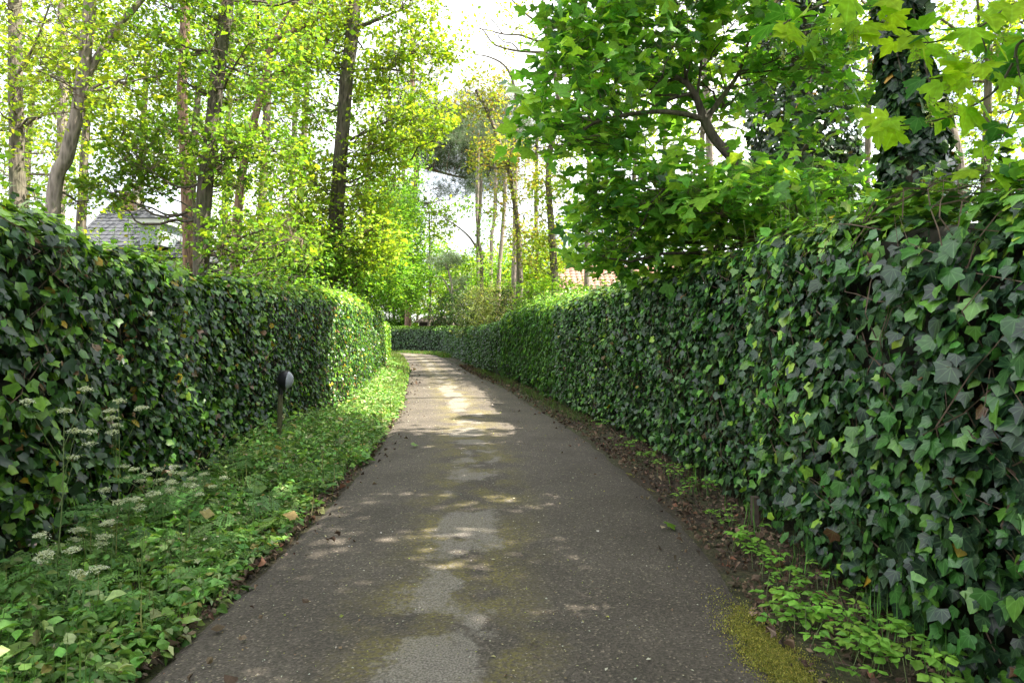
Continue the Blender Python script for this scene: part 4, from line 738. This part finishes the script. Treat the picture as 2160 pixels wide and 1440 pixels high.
def house_left():
    D = 26; root = empty('house', (P(240, 700, D)[0], D + 3, 0), 'house with grey tiled hip roof and a white dormer behind the left hedge', 'house')
    zr = P(0, 452, D)[2]; ze = P(0, 545, D)[2]; x0 = P(120, 0, D)[0]; x1 = P(410, 0, D)[0]; xr0 = P(215, 0, D + 3)[0]; xr1 = P(290, 0, D + 3)[0]
    yf, yb = D, D + 7; ym = D + 3.5
    rf = MB(); e = [(x0, yf, ze), (x1, yf, ze), (x1, yb, ze), (x0, yb, ze)]; r = [(xr0, ym, zr + .9), (xr1, ym, zr + .9)]
    rf.poly([e[0], e[1], r[1], r[0]]); rf.poly([e[1], e[2], r[1]]); rf.poly([e[2], e[3], r[0], r[1]]); rf.poly([e[3], e[0], r[0]]); rf.build('roof', M_lead, root)
    w = MB(); w.box((x0 + .4, yf + .4, 0), (x1 - .4, yb - .4, ze)); w.build('wall', M_render, root)
    for k in range(4):
        mb = MB(); xx = x0 + 1.2 + k * 1.5; mb.box((xx, yf + .34, 1.0), (xx + .9, yf + .42, 2.2)); f = mb.build('window', M_white, root); p = MB(); p.box((xx + .06, yf + .32, 1.06), (xx + .84, yf + .335, 2.14)); p.build('pane', M_glass, f)
    up = norm(np.array((0, ym - yf, zr + .9 - ze))); sl = math.hypot(ym - yf, zr + .9 - ze)
    def clip(a, b):
        t = b / sl; xa = x0 + a; return xa > x0 + (xr0 - x0) * t and xa < x1 + (xr1 - x1) * t
    roof_tiles(root, (x0, yf - .02, ze + .01), (1, 0, 0), up, int((x1 - x0) / .26), int(sl / .30), .26, .30, M_slate, clip=clip, curve=.02, score=lambda c: -np.abs(c[:, 0] - P(250, 0, D)[0]) * .6 + c[:, 2])
    # hip and ridge
    hp = MB(); hp.tube([e[0], r[0]], .07, 8); hp.tube([e[1], r[1]], .07, 8); hp.tube([r[0], r[1]], .08, 8); hp.build('ridge_tiles', M_slate, root)
    # dormer
    a = P(292, 497, D - .4); b = P(338, 470, D - .4); d = empty('dormer', np.array((a[0], a[1], a[2])) - np.array(root.location)); d.parent = root
    mb = MB(); mb.box((a[0], D - .3, a[2] - .35), (b[0], D + 3, b[2])); mb.build('dormer_wall', plain('blue_grey_panel', (.36, .40, .45), .6), d)
    mb = MB(); mb.box((b[0] - .16, D - .33, a[2] - .35), (b[0] + .02, D - .302, b[2])); mb.build('corner_post', M_white, d)
    mb = MB(); mb.box((a[0] - .28, D - .55, b[2] - .02), (b[0] + .18, D + 3, b[2] + .14)); mb.build('dormer_roof', M_white, d)
    mb = MB(); mb.box((a[0] - .33, D - .6, b[2] + .142), (b[0] + .22, D + 3, b[2] + .18)); mb.build('dormer_flashing', M_lead, d)
    # chimney
    c = P(278, 412, D + 3.4); mb = MB(); mb.box((c[0] - .38, c[1] - .3, c[2] - 2.), (c[0] + .38, c[1] + .3, c[2] + .05)); ch = mb.build('chimney', M_mortar, root)
    bme = MB(); bme.box((0, 0, 0), (.2, .03, .055)); V = np.concatenate(bme.V)
    me = raw_mesh('brick', V, np.concatenate(bme.L), np.concatenate(bme.T), M_brick)
    for j in range(16):
        for i in range(4):
            xx = c[0] - .38 + (i * .215 if j % 2 else i * .215 - .1)
            if xx < c[0] - .39 or xx + .2 > c[0] + .4: continue
            q = link('brick', me, ch); q.location = np.array((xx, c[1] - .318, c[2] - 1.1 + j * .07)) - np.array(root.location)
    mb = MB(); mb.box((c[0] - .44, c[1] - .36, c[2] + .052), (c[0] + .44, c[1] + .36, c[2] + .14)); mb.build('chimney_cap', M_mortar, root)
    for s_ in (-.17, .17):
        mb = MB(); mb.tube([(c[0] + s_, c[1], c[2] + .14), (c[0] + s_, c[1], c[2] + .42)], .1, 10); mb.build('chimney_pot', M_tile, root)
house_left()
def house_right():
    D = 27; xa = P(1150, 0, D)[0]; xb = P(1420, 0, D)[0]; ze = P(0, 640, D)[2]; zr = P(0, 566, D + 3)[2]; root = empty('house', ((xa + xb) / 2, D + 3, 0), 'house with pinkish clay pantile roof behind the laurel hedge on the right', 'house')
    yf, ym, yb = D, D + 3, D + 6
    rf = MB(); rf.poly([(xa, yf, ze), (xb, yf, ze), (xb, ym, zr), (P(1198, 0, D + 3)[0], ym, zr)]); rf.poly([(xb, yb, ze), (xa, yb, ze), (P(1198, 0, D + 3)[0], ym, zr), (xb, ym, zr)]); rf.poly([(xa, yb, ze), (xa, yf, ze), (P(1198, 0, D + 3)[0], ym, zr)]); rf.build('roof', M_tile, root)
    w = MB(); w.box((xa + .4, yf + .35, 0), (xb - .3, yb - .35, ze)); w.build('wall', M_render, root)
    for k in range(2):
        mb = MB(); xx = xa + 1.4 + k * 1.8; mb.box((xx, yf + .29, 1.0), (xx + .9, yf + .37, 2.1)); f = mb.build('window', M_white, root); p = MB(); p.box((xx + .06, yf + .27, 1.06), (xx + .84, yf + .285, 2.04)); p.build('pane', M_glass, f)
    up = norm(np.array((0, ym - yf, zr - ze))); sl = math.hypot(ym - yf, zr - ze); xr = P(1198, 0, D + 3)[0]
    roof_tiles(root, (xa, yf - .02, ze + .012), (1, 0, 0), up, int((xb - xa) / .235), int(sl / .3), .235, .30, M_tile, clip=lambda a, b: xa + a > xa + (xr - xa) * b / sl, curve=.05, maxn=260, score=lambda c: c[:, 2] - np.maximum(c[:, 0] - P(1250, 0, D)[0], 0) * 3)
    for k in range(14):
        mb = MB(); mb.tube([(xr + k * .36, ym, zr + .02), (xr + k * .36 + .38, ym, zr + .03)], [.09, .105], 8); mb.build('ridge_tile', M_tile, root)
house_right()
def shed():
    D = 56; x0 = P(884, 0, D)[0]; x1 = P(965, 0, D)[0]; ze = P(0, 678, D)[2]; root = empty('garden_shed', ((x0 + x1) / 2, D + 1.5, 0), 'small dark wooden shed with a brown shallow roof behind the far hedge', 'shed')
    n_ = 14; wv = (x1 - x0) / n_
    for k in range(n_):
        mb = MB(); mb.box((x0 + k * wv, D + (k % 2) * .01, 0), (x0 + (k + 1) * wv - .015, D + .04 + (k % 2) * .01, ze - .35 if k < 5 else ze)); mb.build('plank', M_wood, root)
    mb = MB(); mb.box((x0, D + .06, 0), (x1, D + 3, ze - .02)); mb.build('wall', plain('shed_inside', (.03, .024, .02), .9), root)
    mb = MB(); mb.add([(x0 - .35, D - .4, ze), (x1 + .3, D - .4, ze), (x1 + .3, D + 1.5, ze + .5), (x0 + .3, D + 1.5, ze + .5), (x1 + .3, D + 3.3, ze), (x0 - .35, D + 3.3, ze), (x0 - .35, D - .4, ze - .1), (x1 + .3, D - .4, ze - .1)], [0, 1, 2, 3, 3, 2, 4, 5, 6, 7, 1, 0, 0, 3, 5], [4, 4, 4, 3]); mb.build('roof', plain('felt_roof', (.07, .055, .045), .9), root)
shed()

# ------------------------------------------------------------------ post lamp on the verge
def lamp():
    b = P(587, 912, 8.2); b[2] = 0; hd = P(602, 801, 8.15); root = empty('post_lamp', b, 'wooden post with a black wedge shaped lamp and pale lens by the left hedge', 'lamp')
    top = P(592, 832, 8.2)
    mb = MB(); mb.tube([b + np.array((-.02, 0, -.05)), (b + top) / 2, top], [.031, .030, .030], 12); mb.build('post', plain('mossy_post', (.10, .095, .045), .85, 14, .35, .4), root)
    c = hd; ax = norm(np.array((1, -.02, -.12))); upv = np.array((0, 0, 1.)); sd_ = norm(np.cross(ax, upv)); upv = np.cross(sd_, ax); k_ = .78
    def ring(t, ry, rz): th = np.linspace(0, 2 * np.pi, 20, endpoint=False); return c + (ax * t + np.cos(th)[:, None] * sd_ * ry + np.sin(th)[:, None] * upv * rz) * k_
    hb = MB(); prof = [(-.11, .02, .03), (-.10, .07, .10), (-.05, .095, .135), (.01, .10, .15), (.035, .10, .15)]
    R = np.array([ring(*p) for p in prof]); i = np.arange(len(prof) - 1)[:, None] * 20; j = np.arange(20); k = (j + 1) % 20
    hb.add(R.reshape(-1, 3), np.stack([i + j, i + k, i + 20 + k, i + 20 + j], -1).ravel(), np.full((len(prof) - 1) * 20, 4)); hb.poly(R[-1]); hb.build('housing', plain('black_plastic', (.012, .012, .014), .35), root, smooth=True)
    lb_ = MB(); prof = [(.037, .088, .135), (.075, .075, .115), (.11, .045, .07), (.125, .01, .02)]; R = np.array([ring(*p) for p in prof]); i = np.arange(3)[:, None] * 20
    lb_.add(R.reshape(-1, 3), np.stack([i + j, i + k, i + 20 + k, i + 20 + j], -1).ravel(), np.full(60, 4)); lb_.poly(R[-1]); lb_.build('lens', plain('frosted_lens', (.32, .33, .37), .3, 4, .05), root, smooth=True)
    cb = MB(); cb.tube([top - np.array((0, 0, .04)), top + np.array((0, 0, .06)), c - ax * .08], [.03, .028, .03], 8); cb.build('bracket', plain('black_bracket', (.015, .015, .016), .5), root, smooth=True)
lamp()

# ------------------------------------------------------------------ left verge
def verge_points(n, y0, y1, side, near_bias=1.0):
    y = y0 + (y1 - y0) * rng.uniform(size=n) ** near_bias; a = road_edge(y, side); b = hedge_foot(y, side)
    f = rng.uniform(size=n); return a + (b - a) * f, y, f
def undergrowth():
    mb = MB(); st = MB(); fl = MB()
    n = 4600; x, y, f = verge_points(n, .3, 40, -1, 1.8); keep = (f > .02 + .05 * nz(np.c_[x, y, y * 0], 2.)); x, y, f = x[keep], y[keep], f[keep]; n = len(x)
    cl_ = nz(np.c_[x, y, 0 * x], 1.5)
    h = (.11 + .23 * np.clip(f * 1.5, 0, 1)) * (1 + .6 * cl_) * rng.uniform(.7, 1.25, n) * np.interp(y, [0, 8, 14, 40], [1, 1, .85, .5]); base = np.c_[x, y, 0 * x]
    ln = np.c_[rng.normal(size=n) * .25 + .12 * (1 - f), rng.normal(size=n) * .25, np.ones(n)]; top = base + norm(ln) * h[:, None]
    st.sticks(base, top, .0025, .0015)
    k = 12; t_ = np.tile(np.linspace(.25, 1., k), n); ii = np.repeat(np.arange(n), k); p = base[ii] + (top - base)[ii] * t_[:, None]
    th = rng.uniform(0, 6.28, n * k); out = np.c_[np.cos(th), np.sin(th), rng.uniform(-.25, .35, n * k)]; p = p + out * (.02 + .03 * rng.uniform(size=(n * k, 1)))
    nr = norm(np.array((0, 0, 1.)) + rng.normal(size=(n * k, 3)) * .35 + out * .25); far = np.interp(y[ii], [0, 12, 40], [1, 1.15, 1.7]); sc = .054 * far * np.exp(rng.normal(size=n * k) * .25) * np.exp(rng.normal(size=n) * .30)[ii] * (1.15 - t_ * .35)
    pal = [(4, (.16, .31, .075)), (3, (.10, .22, .05)), (2.4, (.25, .40, .10)), (1.6, (.32, .38, .17)), (.25, (.36, .28, .1))]
    ti = pick_tints(pal, n * k) * np.exp(cl_[ii] * .15)[:, None] * (pick_tints([(1, (1., 1., 1.))], n, rng, .22))[ii]
    for q in range(3):
        for T_, fm in ((T_ov, y[ii] < 4.5), (T_kite, y[ii] >= 4.5)):
            m = (np.arange(n * k) % 3 == q) & fm; mb.leaves(T_[q], p[m], frames(nr[m], norm(out[m])), sc[m], ti[m])
    # second plant kind: feathery leaves
    n2 = 600; x, y, f = verge_points(n2, .8, 8, -1, 1.2); b2 = np.c_[x, y, .04 + .17 * np.clip(f * 1.4, 0, 1) * rng.uniform(.6, 1.2, n2)]; th = rng.uniform(0, 6.28, n2); out = np.c_[np.cos(th), np.sin(th), rng.uniform(.0, .6, n2)]
    keep = f > .12; ti2 = pick_tints([(2, (.13, .27, .07)), (1, (.2, .34, .1))], n2)
    for q, t in enumerate(T_fern):
        m = keep & (np.arange(n2) % 2 == q); mb.leaves(t, b2[m], frames(norm(np.array((0, 0, 1.)) + rng.normal(size=(m.sum(), 3)) * .3), norm(out[m])), rng.uniform(.14, .26, m.sum()), ti2[m])
    # pale pinkish bell blossoms
    n3 = 1500; x, y, f = verge_points(n3, 1.5, 26, -1, 1.5); m = (f > .2) & (nz(np.c_[x, y, 0 * x] + 9, 1.2) > -.2); x, y, f = x[m], y[m], f[m]; n3 = len(x)
    b3 = np.c_[x, y, (.12 + .21 * np.clip(f * 1.4, 0, 1)) * rng.uniform(.85, 1.25, n3)]; mb.leaves(T_kite[0], b3, frames(norm(rng.normal(size=(n3, 3))), norm(rng.normal(size=(n3, 3)) * .5 + np.array((0, 0, -1.)))), rng.uniform(.012, .024, n3), pick_tints([(2, (.5, .42, .36)), (1, (.55, .34, .36)), (2, (.4, .4, .25))], n3))
    tag(mb.build('undergrowth', M_ground), 'tangled low green undergrowth with tiny pale blossoms filling the left verge', 'undergrowth', kind='stuff')
    tag(st.build('plant_stems', M_stem), 'thin green stems under the leaves of the left verge', 'undergrowth', kind='stuff')
undergrowth()
def grass(name, label, n, fn, h0, h1, pal):
    mb = MB(); x, y = fn(n); n = len(x); th = rng.uniform(0, 6.28, n); d = np.c_[np.cos(th) * .45, np.sin(th) * .45, np.ones(n) * rng.uniform(.4, 1.3, n)]; nr = np.c_[np.cos(th), np.sin(th), -.4 + 0 * th] * -1
    sc = rng.uniform(h0, h1, n) * np.interp(y, [0, 10, 40], [1, 1, 1.2]); w_ = np.interp(y, [0, 8, 20, 45], [.5, .9, 1.5, 3.2]); S3 = np.c_[sc * w_, sc, sc]
    mb.leaves(T_blade[0], np.c_[x, y, np.zeros(n) - .01], frames(norm(nr), norm(d)), S3, pick_tints(pal, n)); tag(mb.build(name, M_ground), label, 'grass', kind='stuff')
def g_far_left(n):
    x, y, f = verge_points(n, 14, 44, -1); m = (f < .8); return x[m], y[m]
GP = [(3, (.14, .22, .05)), (2, (.20, .26, .08)), (1, (.28, .28, .14))]
grass('grass', 'sunlit pale grass on the left verge further along the lane', 7000, g_far_left, .12, .3, GP)
def g_right(n):
    y = rng.uniform(8.3, 26, n); f = np.clip(rng.normal(.55, .22, n), .1, 1); a = road_edge(y, 1); b = hedge_foot(y, 1); x = a + .1 + (b - a - .1) * f; m = nz(np.c_[x, y, 0 * x], .9) > -.15; return x[m], y[m]
grass('grass', 'fresh green grass strip at the foot of the right hedge', 4200, g_right, .05, .16, [(3, (.09, .17, .04)), (1, (.16, .22, .08)), (1, (.14, .12, .06))])
def g_far(n):
    y = rng.uniform(40, 56, n); e = np.interp(y, crr[:, 1], crr[:, 0]); x = rng.uniform(0, 1, n) * 1.3 + e; return x, y
grass('grass', 'strip of green grass below the distant closing hedge', 4500, g_far, .1, .22, [(3, (.09, .19, .03)), (1, (.2, .2, .08))])
def g_near_right(n):
    c = rng.choice([0, 1, 2, 3, 4], n); cy = np.array([4.2, 5.2, 3.4, 6.4, 2.9])[c]; y = cy + rng.normal(size=n) * .12; x = hedge_foot(y, 1) - .12 + rng.normal(size=n) * .08; return x, y
def g_left(n):
    x, y, f = verge_points(n, 1.5, 16, -1, 1.4); return x, y
grass('grass', 'thin grass blades standing among the weeds of the left verge', 800, g_left, .14, .38, [(3, (.14, .24, .06)), (1, (.3, .28, .14))])
grass('grass', 'few long thin grass blades against the near right ivy', 60, g_near_right, .16, .34, [(1, (.12, .27, .06))])

# cow parsley
def cow_parsley(x, y, h, label, seed, lean=(0, 0), nu=5):
    g_ = np.random.default_rng(seed); root = empty('cow_parsley', (x, y, 0), label, 'wildflower', 'cow parsley on the left verge'); b = np.array((x, y, 0.)); top = b + np.array((lean[0], lean[1], h))
    st = MB(); main = catmull([b, b + (top - b) * .5 + np.array((0.02, 0, .02)), top], 8); st.tube(main, np.linspace(.005, .0025, 8), 5); st_heads = [top]
    for k in range(nu):
        t_ = g_.uniform(.5, .9); a = b + (top - b) * t_; th = g_.uniform(0, 6.28); e = a + np.array((math.cos(th) * .16, math.sin(th) * .16, h * .22 * g_.uniform(.8, 1.4))); st.tube([a, (a + e) / 2 + np.array((0, 0, -.01)), e], [.0025, .002, .0015], 4); st_heads.append(e)
    for hd in st_heads:
        k = 12; th = np.arange(k) * 2.399; r = .038 * np.sqrt((np.arange(k) + .5) / k) * g_.uniform(.8, 1.2); r = r * g_.uniform(.7, 1.15, k); E = hd + np.c_[np.cos(th) * r, np.sin(th) * r, .034 - r * .45 + g_.normal(size=k) * .004]
        st.sticks(np.tile(hd, (k, 1)), E, .0008, .0006)
        um = MB(); m = 15; EE = np.repeat(E, m, 0); t2 = g_.uniform(0, 6.28, k * m); r2 = .013 * np.sqrt(g_.uniform(size=k * m)); Q = EE + np.c_[np.cos(t2) * r2, np.sin(t2) * r2, g_.uniform(-.004, .008, k * m)]
        um.leaves(T_kite[0], Q, frames(norm(np.array((0, 0, 1.)) + g_.normal(size=(k * m, 3)) * .4), norm(g_.normal(size=(k * m, 3)))), g_.uniform(.007, .012, k * m), np.tile((.68, .70, .60), (k * m, 1))); um.build('flower_umbel', M_ground, root)
    st.build('stem', M_stem, root, smooth=True)
    for k in range(6):
        th = g_.uniform(0, 6.28); a = b + (top - b) * g_.uniform(.1, .6); o = np.array((math.cos(th), math.sin(th), g_.uniform(.1, .5))); lv = MB(); lv.leaves(T_fern[k % 2], a[None], frames(norm(np.array([[0, 0, 1.]]) + g_.normal(size=(1, 3)) * .2), norm(o[None])), np.array([g_.uniform(.2, .32)]), np.array([(.09, .2, .05)])); lv.build('leaf', M_ground, root)
CP = [(330, 1012, 4.9, 'cow parsley with white umbels beside the left hedge gap'), (250, 1062, 4.3, 'cow parsley leaning in front of the left hedge foot'), (385, 1035, 5.1, 'cow parsley nearest the lane among the white umbels'), (285, 1000, 5.0, 'cow parsley close against the left hedge foot'), (120, 1180, 3.4, 'low cow parsley at the left edge of the verge'), (210, 1120, 4.0, 'short cow parsley among the nettles'), (425, 1015, 5.6, 'small cow parsley at the lane side end of the white umbels'),
      (110, 880, 3.7, 'tall cow parsley reaching up before the hedge at the left'), (240, 850, 4.4, 'lone tall cow parsley in front of the left ivy'), (822, 800, 17.5, 'cow parsley in the sunlit part of the left verge')]
for i, (px, py, D, lbl) in enumerate(CP):
    q = P(px, py, D); cow_parsley(q[0], q[1], max(.3, q[2]), lbl, 600 + i, lean=(rng.normal() * .09, rng.normal() * .06), nu=4 + i % 3)

# ground elder and weeds on the right verge
def weed(px, py, n, spread, size, label, seed, pal):
    n = int(n * 1.5); size *= 1.15; spread *= 1.1
    D = 2160 / (py - 700); q = P(px, py, D); g_ = np.random.default_rng(seed); root = empty('ground_elder', (q[0], q[1], 0), label, 'weed', 'weeds at the foot of the right ivy hedge'); st = MB()
    for k in range(n):
        a = np.array((q[0], q[1], 0.)) + np.array((g_.normal() * spread, g_.normal() * spread, 0)); th = g_.uniform(0, 6.28); e = a + np.array((math.cos(th) * .04, math.sin(th) * .04, g_.uniform(.06, .17))); st.tube([a, (a + e) / 2, e], .0016, 4)
        lf = MB(); c = pick_tints(pal, 1, g_, .12)
        for s_ in (-1, 0, 1):
            az = th + s_ * 1.25; o = np.array([[math.cos(az), math.sin(az), -.12]]); s0_ = size * g_.uniform(.85, 1.15) * (1 if s_ == 0 else .85); b0 = e + o[0] * .012
            lf.leaves(T_ov[(k + s_) % 2], b0[None], frames(norm(np.array([[0, 0, 1.]]) + g_.normal(size=(1, 3)) * .15), o), np.array([s0_]), c)
            if s_ != 0: lf.leaves(T_ov[1], (e + o[0] * .01)[None], frames(norm(np.array([[0, 0, 1.]]) + g_.normal(size=(1, 3)) * .15), np.array([[math.cos(az + s_ * .6), math.sin(az + s_ * .6), -.12]])), np.array([s0_ * .8]), c)
        lf.build('leaf', M_ground, root)
    st.build('stems', M_stem, root, kind='stuff')
WP = [(3, (.20, .42, .06)), (1, (.13, .30, .04)), (1, (.26, .45, .07))]
for i, a in enumerate([(1700, 1330, 16, .07, .055, 'large light green ground elder clump beside the yellow moss'), (1780, 1390, 14, .08, .05, 'light green ground elder clump at the bottom edge of the view'), (1880, 1400, 8, .07, .06, 'ground elder with broad leaves under the ivy by the bottom edge'), (1560, 1160, 11, .06, .05, 'compact ground elder clump on the brown litter'), (1630, 1215, 8, .06, .045, 'ground elder between the two larger clumps'),
        (1530, 1110, 6, .04, .04, 'small ground elder tuft near the low wooden post'), (1420, 1010, 9, .08, .045, 'ground elder tuft at the foot of the ivy further up'), (1640, 1270, 7, .06, .04, 'small leaved tuft above the moss patch'), (1330, 950, 8, .1, .045, 'ground elder where the lane begins to curve'), (1440, 1055, 5, .04, .035, 'tiny bright tuft on the litter strip'), (1960, 1440, 7, .08, .06, 'ground elder in the bottom right corner'), (1280, 905, 8, .12, .05, 'small weeds beside the green grass strip'), (1480, 1045, 8, .07, .045, 'ground elder close under the ivy above the wooden post'), (1745, 1250, 8, .08, .05, 'ground elder against the ivy behind the bright clumps'), (1370, 975, 8, .10, .045, 'low green tuft between two clumps where the litter narrows'), (1820, 1330, 9, .08, .055, 'ground elder at the ivy foot right of the largest clump')]):
    weed(*a, 700 + i, WP)

# low wooden post in the ivy
q = P(1592, 1105, 5.35); q[2] = 0; mb = MB(); mb.box((-.025, -.025, -.02), (.025, .025, .20)); mb.box((-.029, -.029, .202), (.029, .029, .212))
mb.V = [v + q for v in mb.V]; tag(mb.build('fence_post', plain('weathered_post', (.10, .075, .055), .9, 20, .4, .5), origin=q), 'short weathered wooden post half hidden under the right ivy', 'post')

# ------------------------------------------------------------------ litter, petals, twigs, moss
def litter():
    mb = MB(); n = 17000; side = np.where(rng.uniform(size=n) < .68, 1, -1); y = .5 + 30 * rng.uniform(size=n) ** 1.9; x = np.where(side > 0, 0., 0.)
    er, elf = road_edge(y, 1), road_edge(y, -1); hr = hedge_foot(y, 1)
    x = np.where(side > 0, er + rng.uniform(-.03, 1, n) * (hr + .15 - er), elf - np.abs(rng.normal(size=n)) * .08 + .03)
    z = np.where(side > 0, .0 + rng.uniform(0, .025, n), rng.uniform(0, .03, n)); on = (x > elf) & (x < er); z = z + on * .02
    thin = nz(np.c_[x, y, 0 * x] + 3, 2.6); kp = rng.uniform(size=n) < np.clip(.62 + thin * .6, .08, 1); drift = rng.uniform(size=n) < .10
    x = np.where(drift, x - side * np.abs(rng.normal(size=n)) * .22, x); z = np.where(drift, .05, z); x, y, z = x[kp], y[kp], z[kp]; n = len(x)
    nr = norm(np.array((0, 0, 1.)) + rng.normal(size=(n, 3)) * .5); tp = norm(rng.normal(size=(n, 3))); sc = .030 * np.exp(rng.normal(size=n) * .4) * np.interp(y, [0, 10, 30], [1, 1.2, 2])
    ti = pick_tints([(4, (.13, .085, .05)), (3, (.09, .055, .035)), (2, (.2, .14, .09)), (1, (.05, .035, .025)), (.4, (.2, .09, .05))], n)
    for q in range(3):
        for TT, fm in ((T_ov, y < 5), (T_kite, y >= 5)):
            m = (np.arange(n) % 3 == q) & fm; mb.leaves(TT[q], np.c_[x, y, z][m], frames(nr[m], tp[m]), np.c_[sc, sc, sc * 2.5][m], ti[m])
    a = np.c_[x, y, z + .012][::14]; d = norm(np.c_[rng.normal(size=(len(a), 2)), rng.normal(size=len(a)) * .12]); mb.sticks(a, a + d * rng.uniform(.03, .14, (len(a), 1)), .0018, .001, (.1, .07, .05))
    tag(mb.build('leaf_litter', M_litter), 'brown dry leaf litter and twigs along both edges of the lane', 'leaf litter', kind='stuff')
    # pale petals, bud scales and grit on the asphalt
    mb = MB(); n = 5200; y = 1.5 + 17 * rng.uniform(size=n) ** 1.7; f = rng.uniform(size=n); a, b = road_edge(y, -1) + .05, road_edge(y, 1) - .05; x = a + (b - a) * f; u_ = 2 * f - 1; z = .015 + .03 * (1 - u_ ** 2) + .006
    sc = .0095 * np.exp(rng.normal(size=n) * .35) * np.interp(y, [0, 10, 20], [.85, 1.2, 1.8]); mb.leaves(T_kite[0], np.c_[x, y, z], frames(norm(np.array((0, 0, 1.)) + rng.normal(size=(n, 3)) * .25), norm(np.c_[rng.normal(size=(n, 2)), 0 * y])), sc, pick_tints([(3, (.30, .28, .15)), (2, (.42, .40, .32)), (1, (.25, .26, .05)), (1, (.2, .13, .07))], n))
    n = 60; y = 2 + 9 * rng.uniform(size=n); x = rng.uniform(-1.3, 1.2, n); a = np.c_[x, y, .052 + 0 * x]; mb.sticks(a, a + np.c_[rng.normal(size=(n, 2)) * .035, 0 * x], .0018, .0012, (.09, .06, .045))
    tag(mb.build('fallen_bud_scales', M_litter), 'pale bud scales, petals and small twigs sprinkled over the asphalt', 'debris', kind='stuff')
litter()
for i, (px, py) in enumerate([(868, 928), (1405, 1102)]):
    D = 2160 / (py - 700 + 20); q = P(px, py, D); q[2] = .065; me = MB(); me.leaves(T_syc[i], q[None], frames(np.array([[.1, -.2, 1.]]), np.array([[.8, .3, 0.]])), np.array([.09]), np.array([(.16, .3, .03)]))
    tag(me.build('fallen_leaf', M_syc, origin=q), ['single green leaf lying on the asphalt left of the middle', 'small green leaf on the asphalt near the right edge'][i], 'leaf', 'fallen green leaves on the lane')
def moss():
    mb = MB(); n = 19000; p = rng.normal(size=(n, 2)); y = 3.12 + p[:, 1] * .24; er = road_edge(y, 1); x = er - .10 + p[:, 0] * .07 - (y - 3.1) * .02; x = x + .05 * nz(np.c_[x, y, 0 * x], 5.)
    n2 = 7000; y2 = 3.4 + 5 * rng.uniform(size=n2) ** 1.5; x2 = road_edge(y2, 1) - .06 + rng.normal(size=n2) * .035; m = nz(np.c_[x2, y2, 0 * x2], 2.5) > .2; x = np.r_[x, x2[m]]; y = np.r_[y, y2[m]]
    k = nz(np.c_[x, y, 0 * x] + 4, 6.) > -.55; x, y = x[k], y[k]; n = len(x); er = road_edge(y, 1); el = road_edge(y, -1); u_ = np.clip((x - el) / (er - el) * 2 - 1, -1, 1); z = .012 + .03 * (1 - u_ ** 2) + rng.uniform(0, .006, n) + .016 * np.clip(nz(np.c_[x, y, 0 * x] + 4, 6.) + .3, 0, 1); z = np.where(x > er - .02, z * .4, z)
    mb.leaves(T_kite[2], np.c_[x, y, z], frames(norm(rng.normal(size=(n, 3)) + np.array((0, 0, .3))), norm(rng.normal(size=(n, 3)) * .6 + np.array((0, 0, 1.)))), rng.uniform(.006, .012, n), pick_tints([(2, (.30, .29, .055)), (1, (.42, .38, .10)), (1, (.14, .16, .03))], n))
    tag(mb.build('moss', M_ground), 'yellow green moss cushion along the right edge of the asphalt', 'moss', kind='stuff')
moss()
print('objects', len(bpy.data.objects), 'tris', sum(len(m.loops) - 2 * len(m.polygons) for m in bpy.data.meshes if m.users))
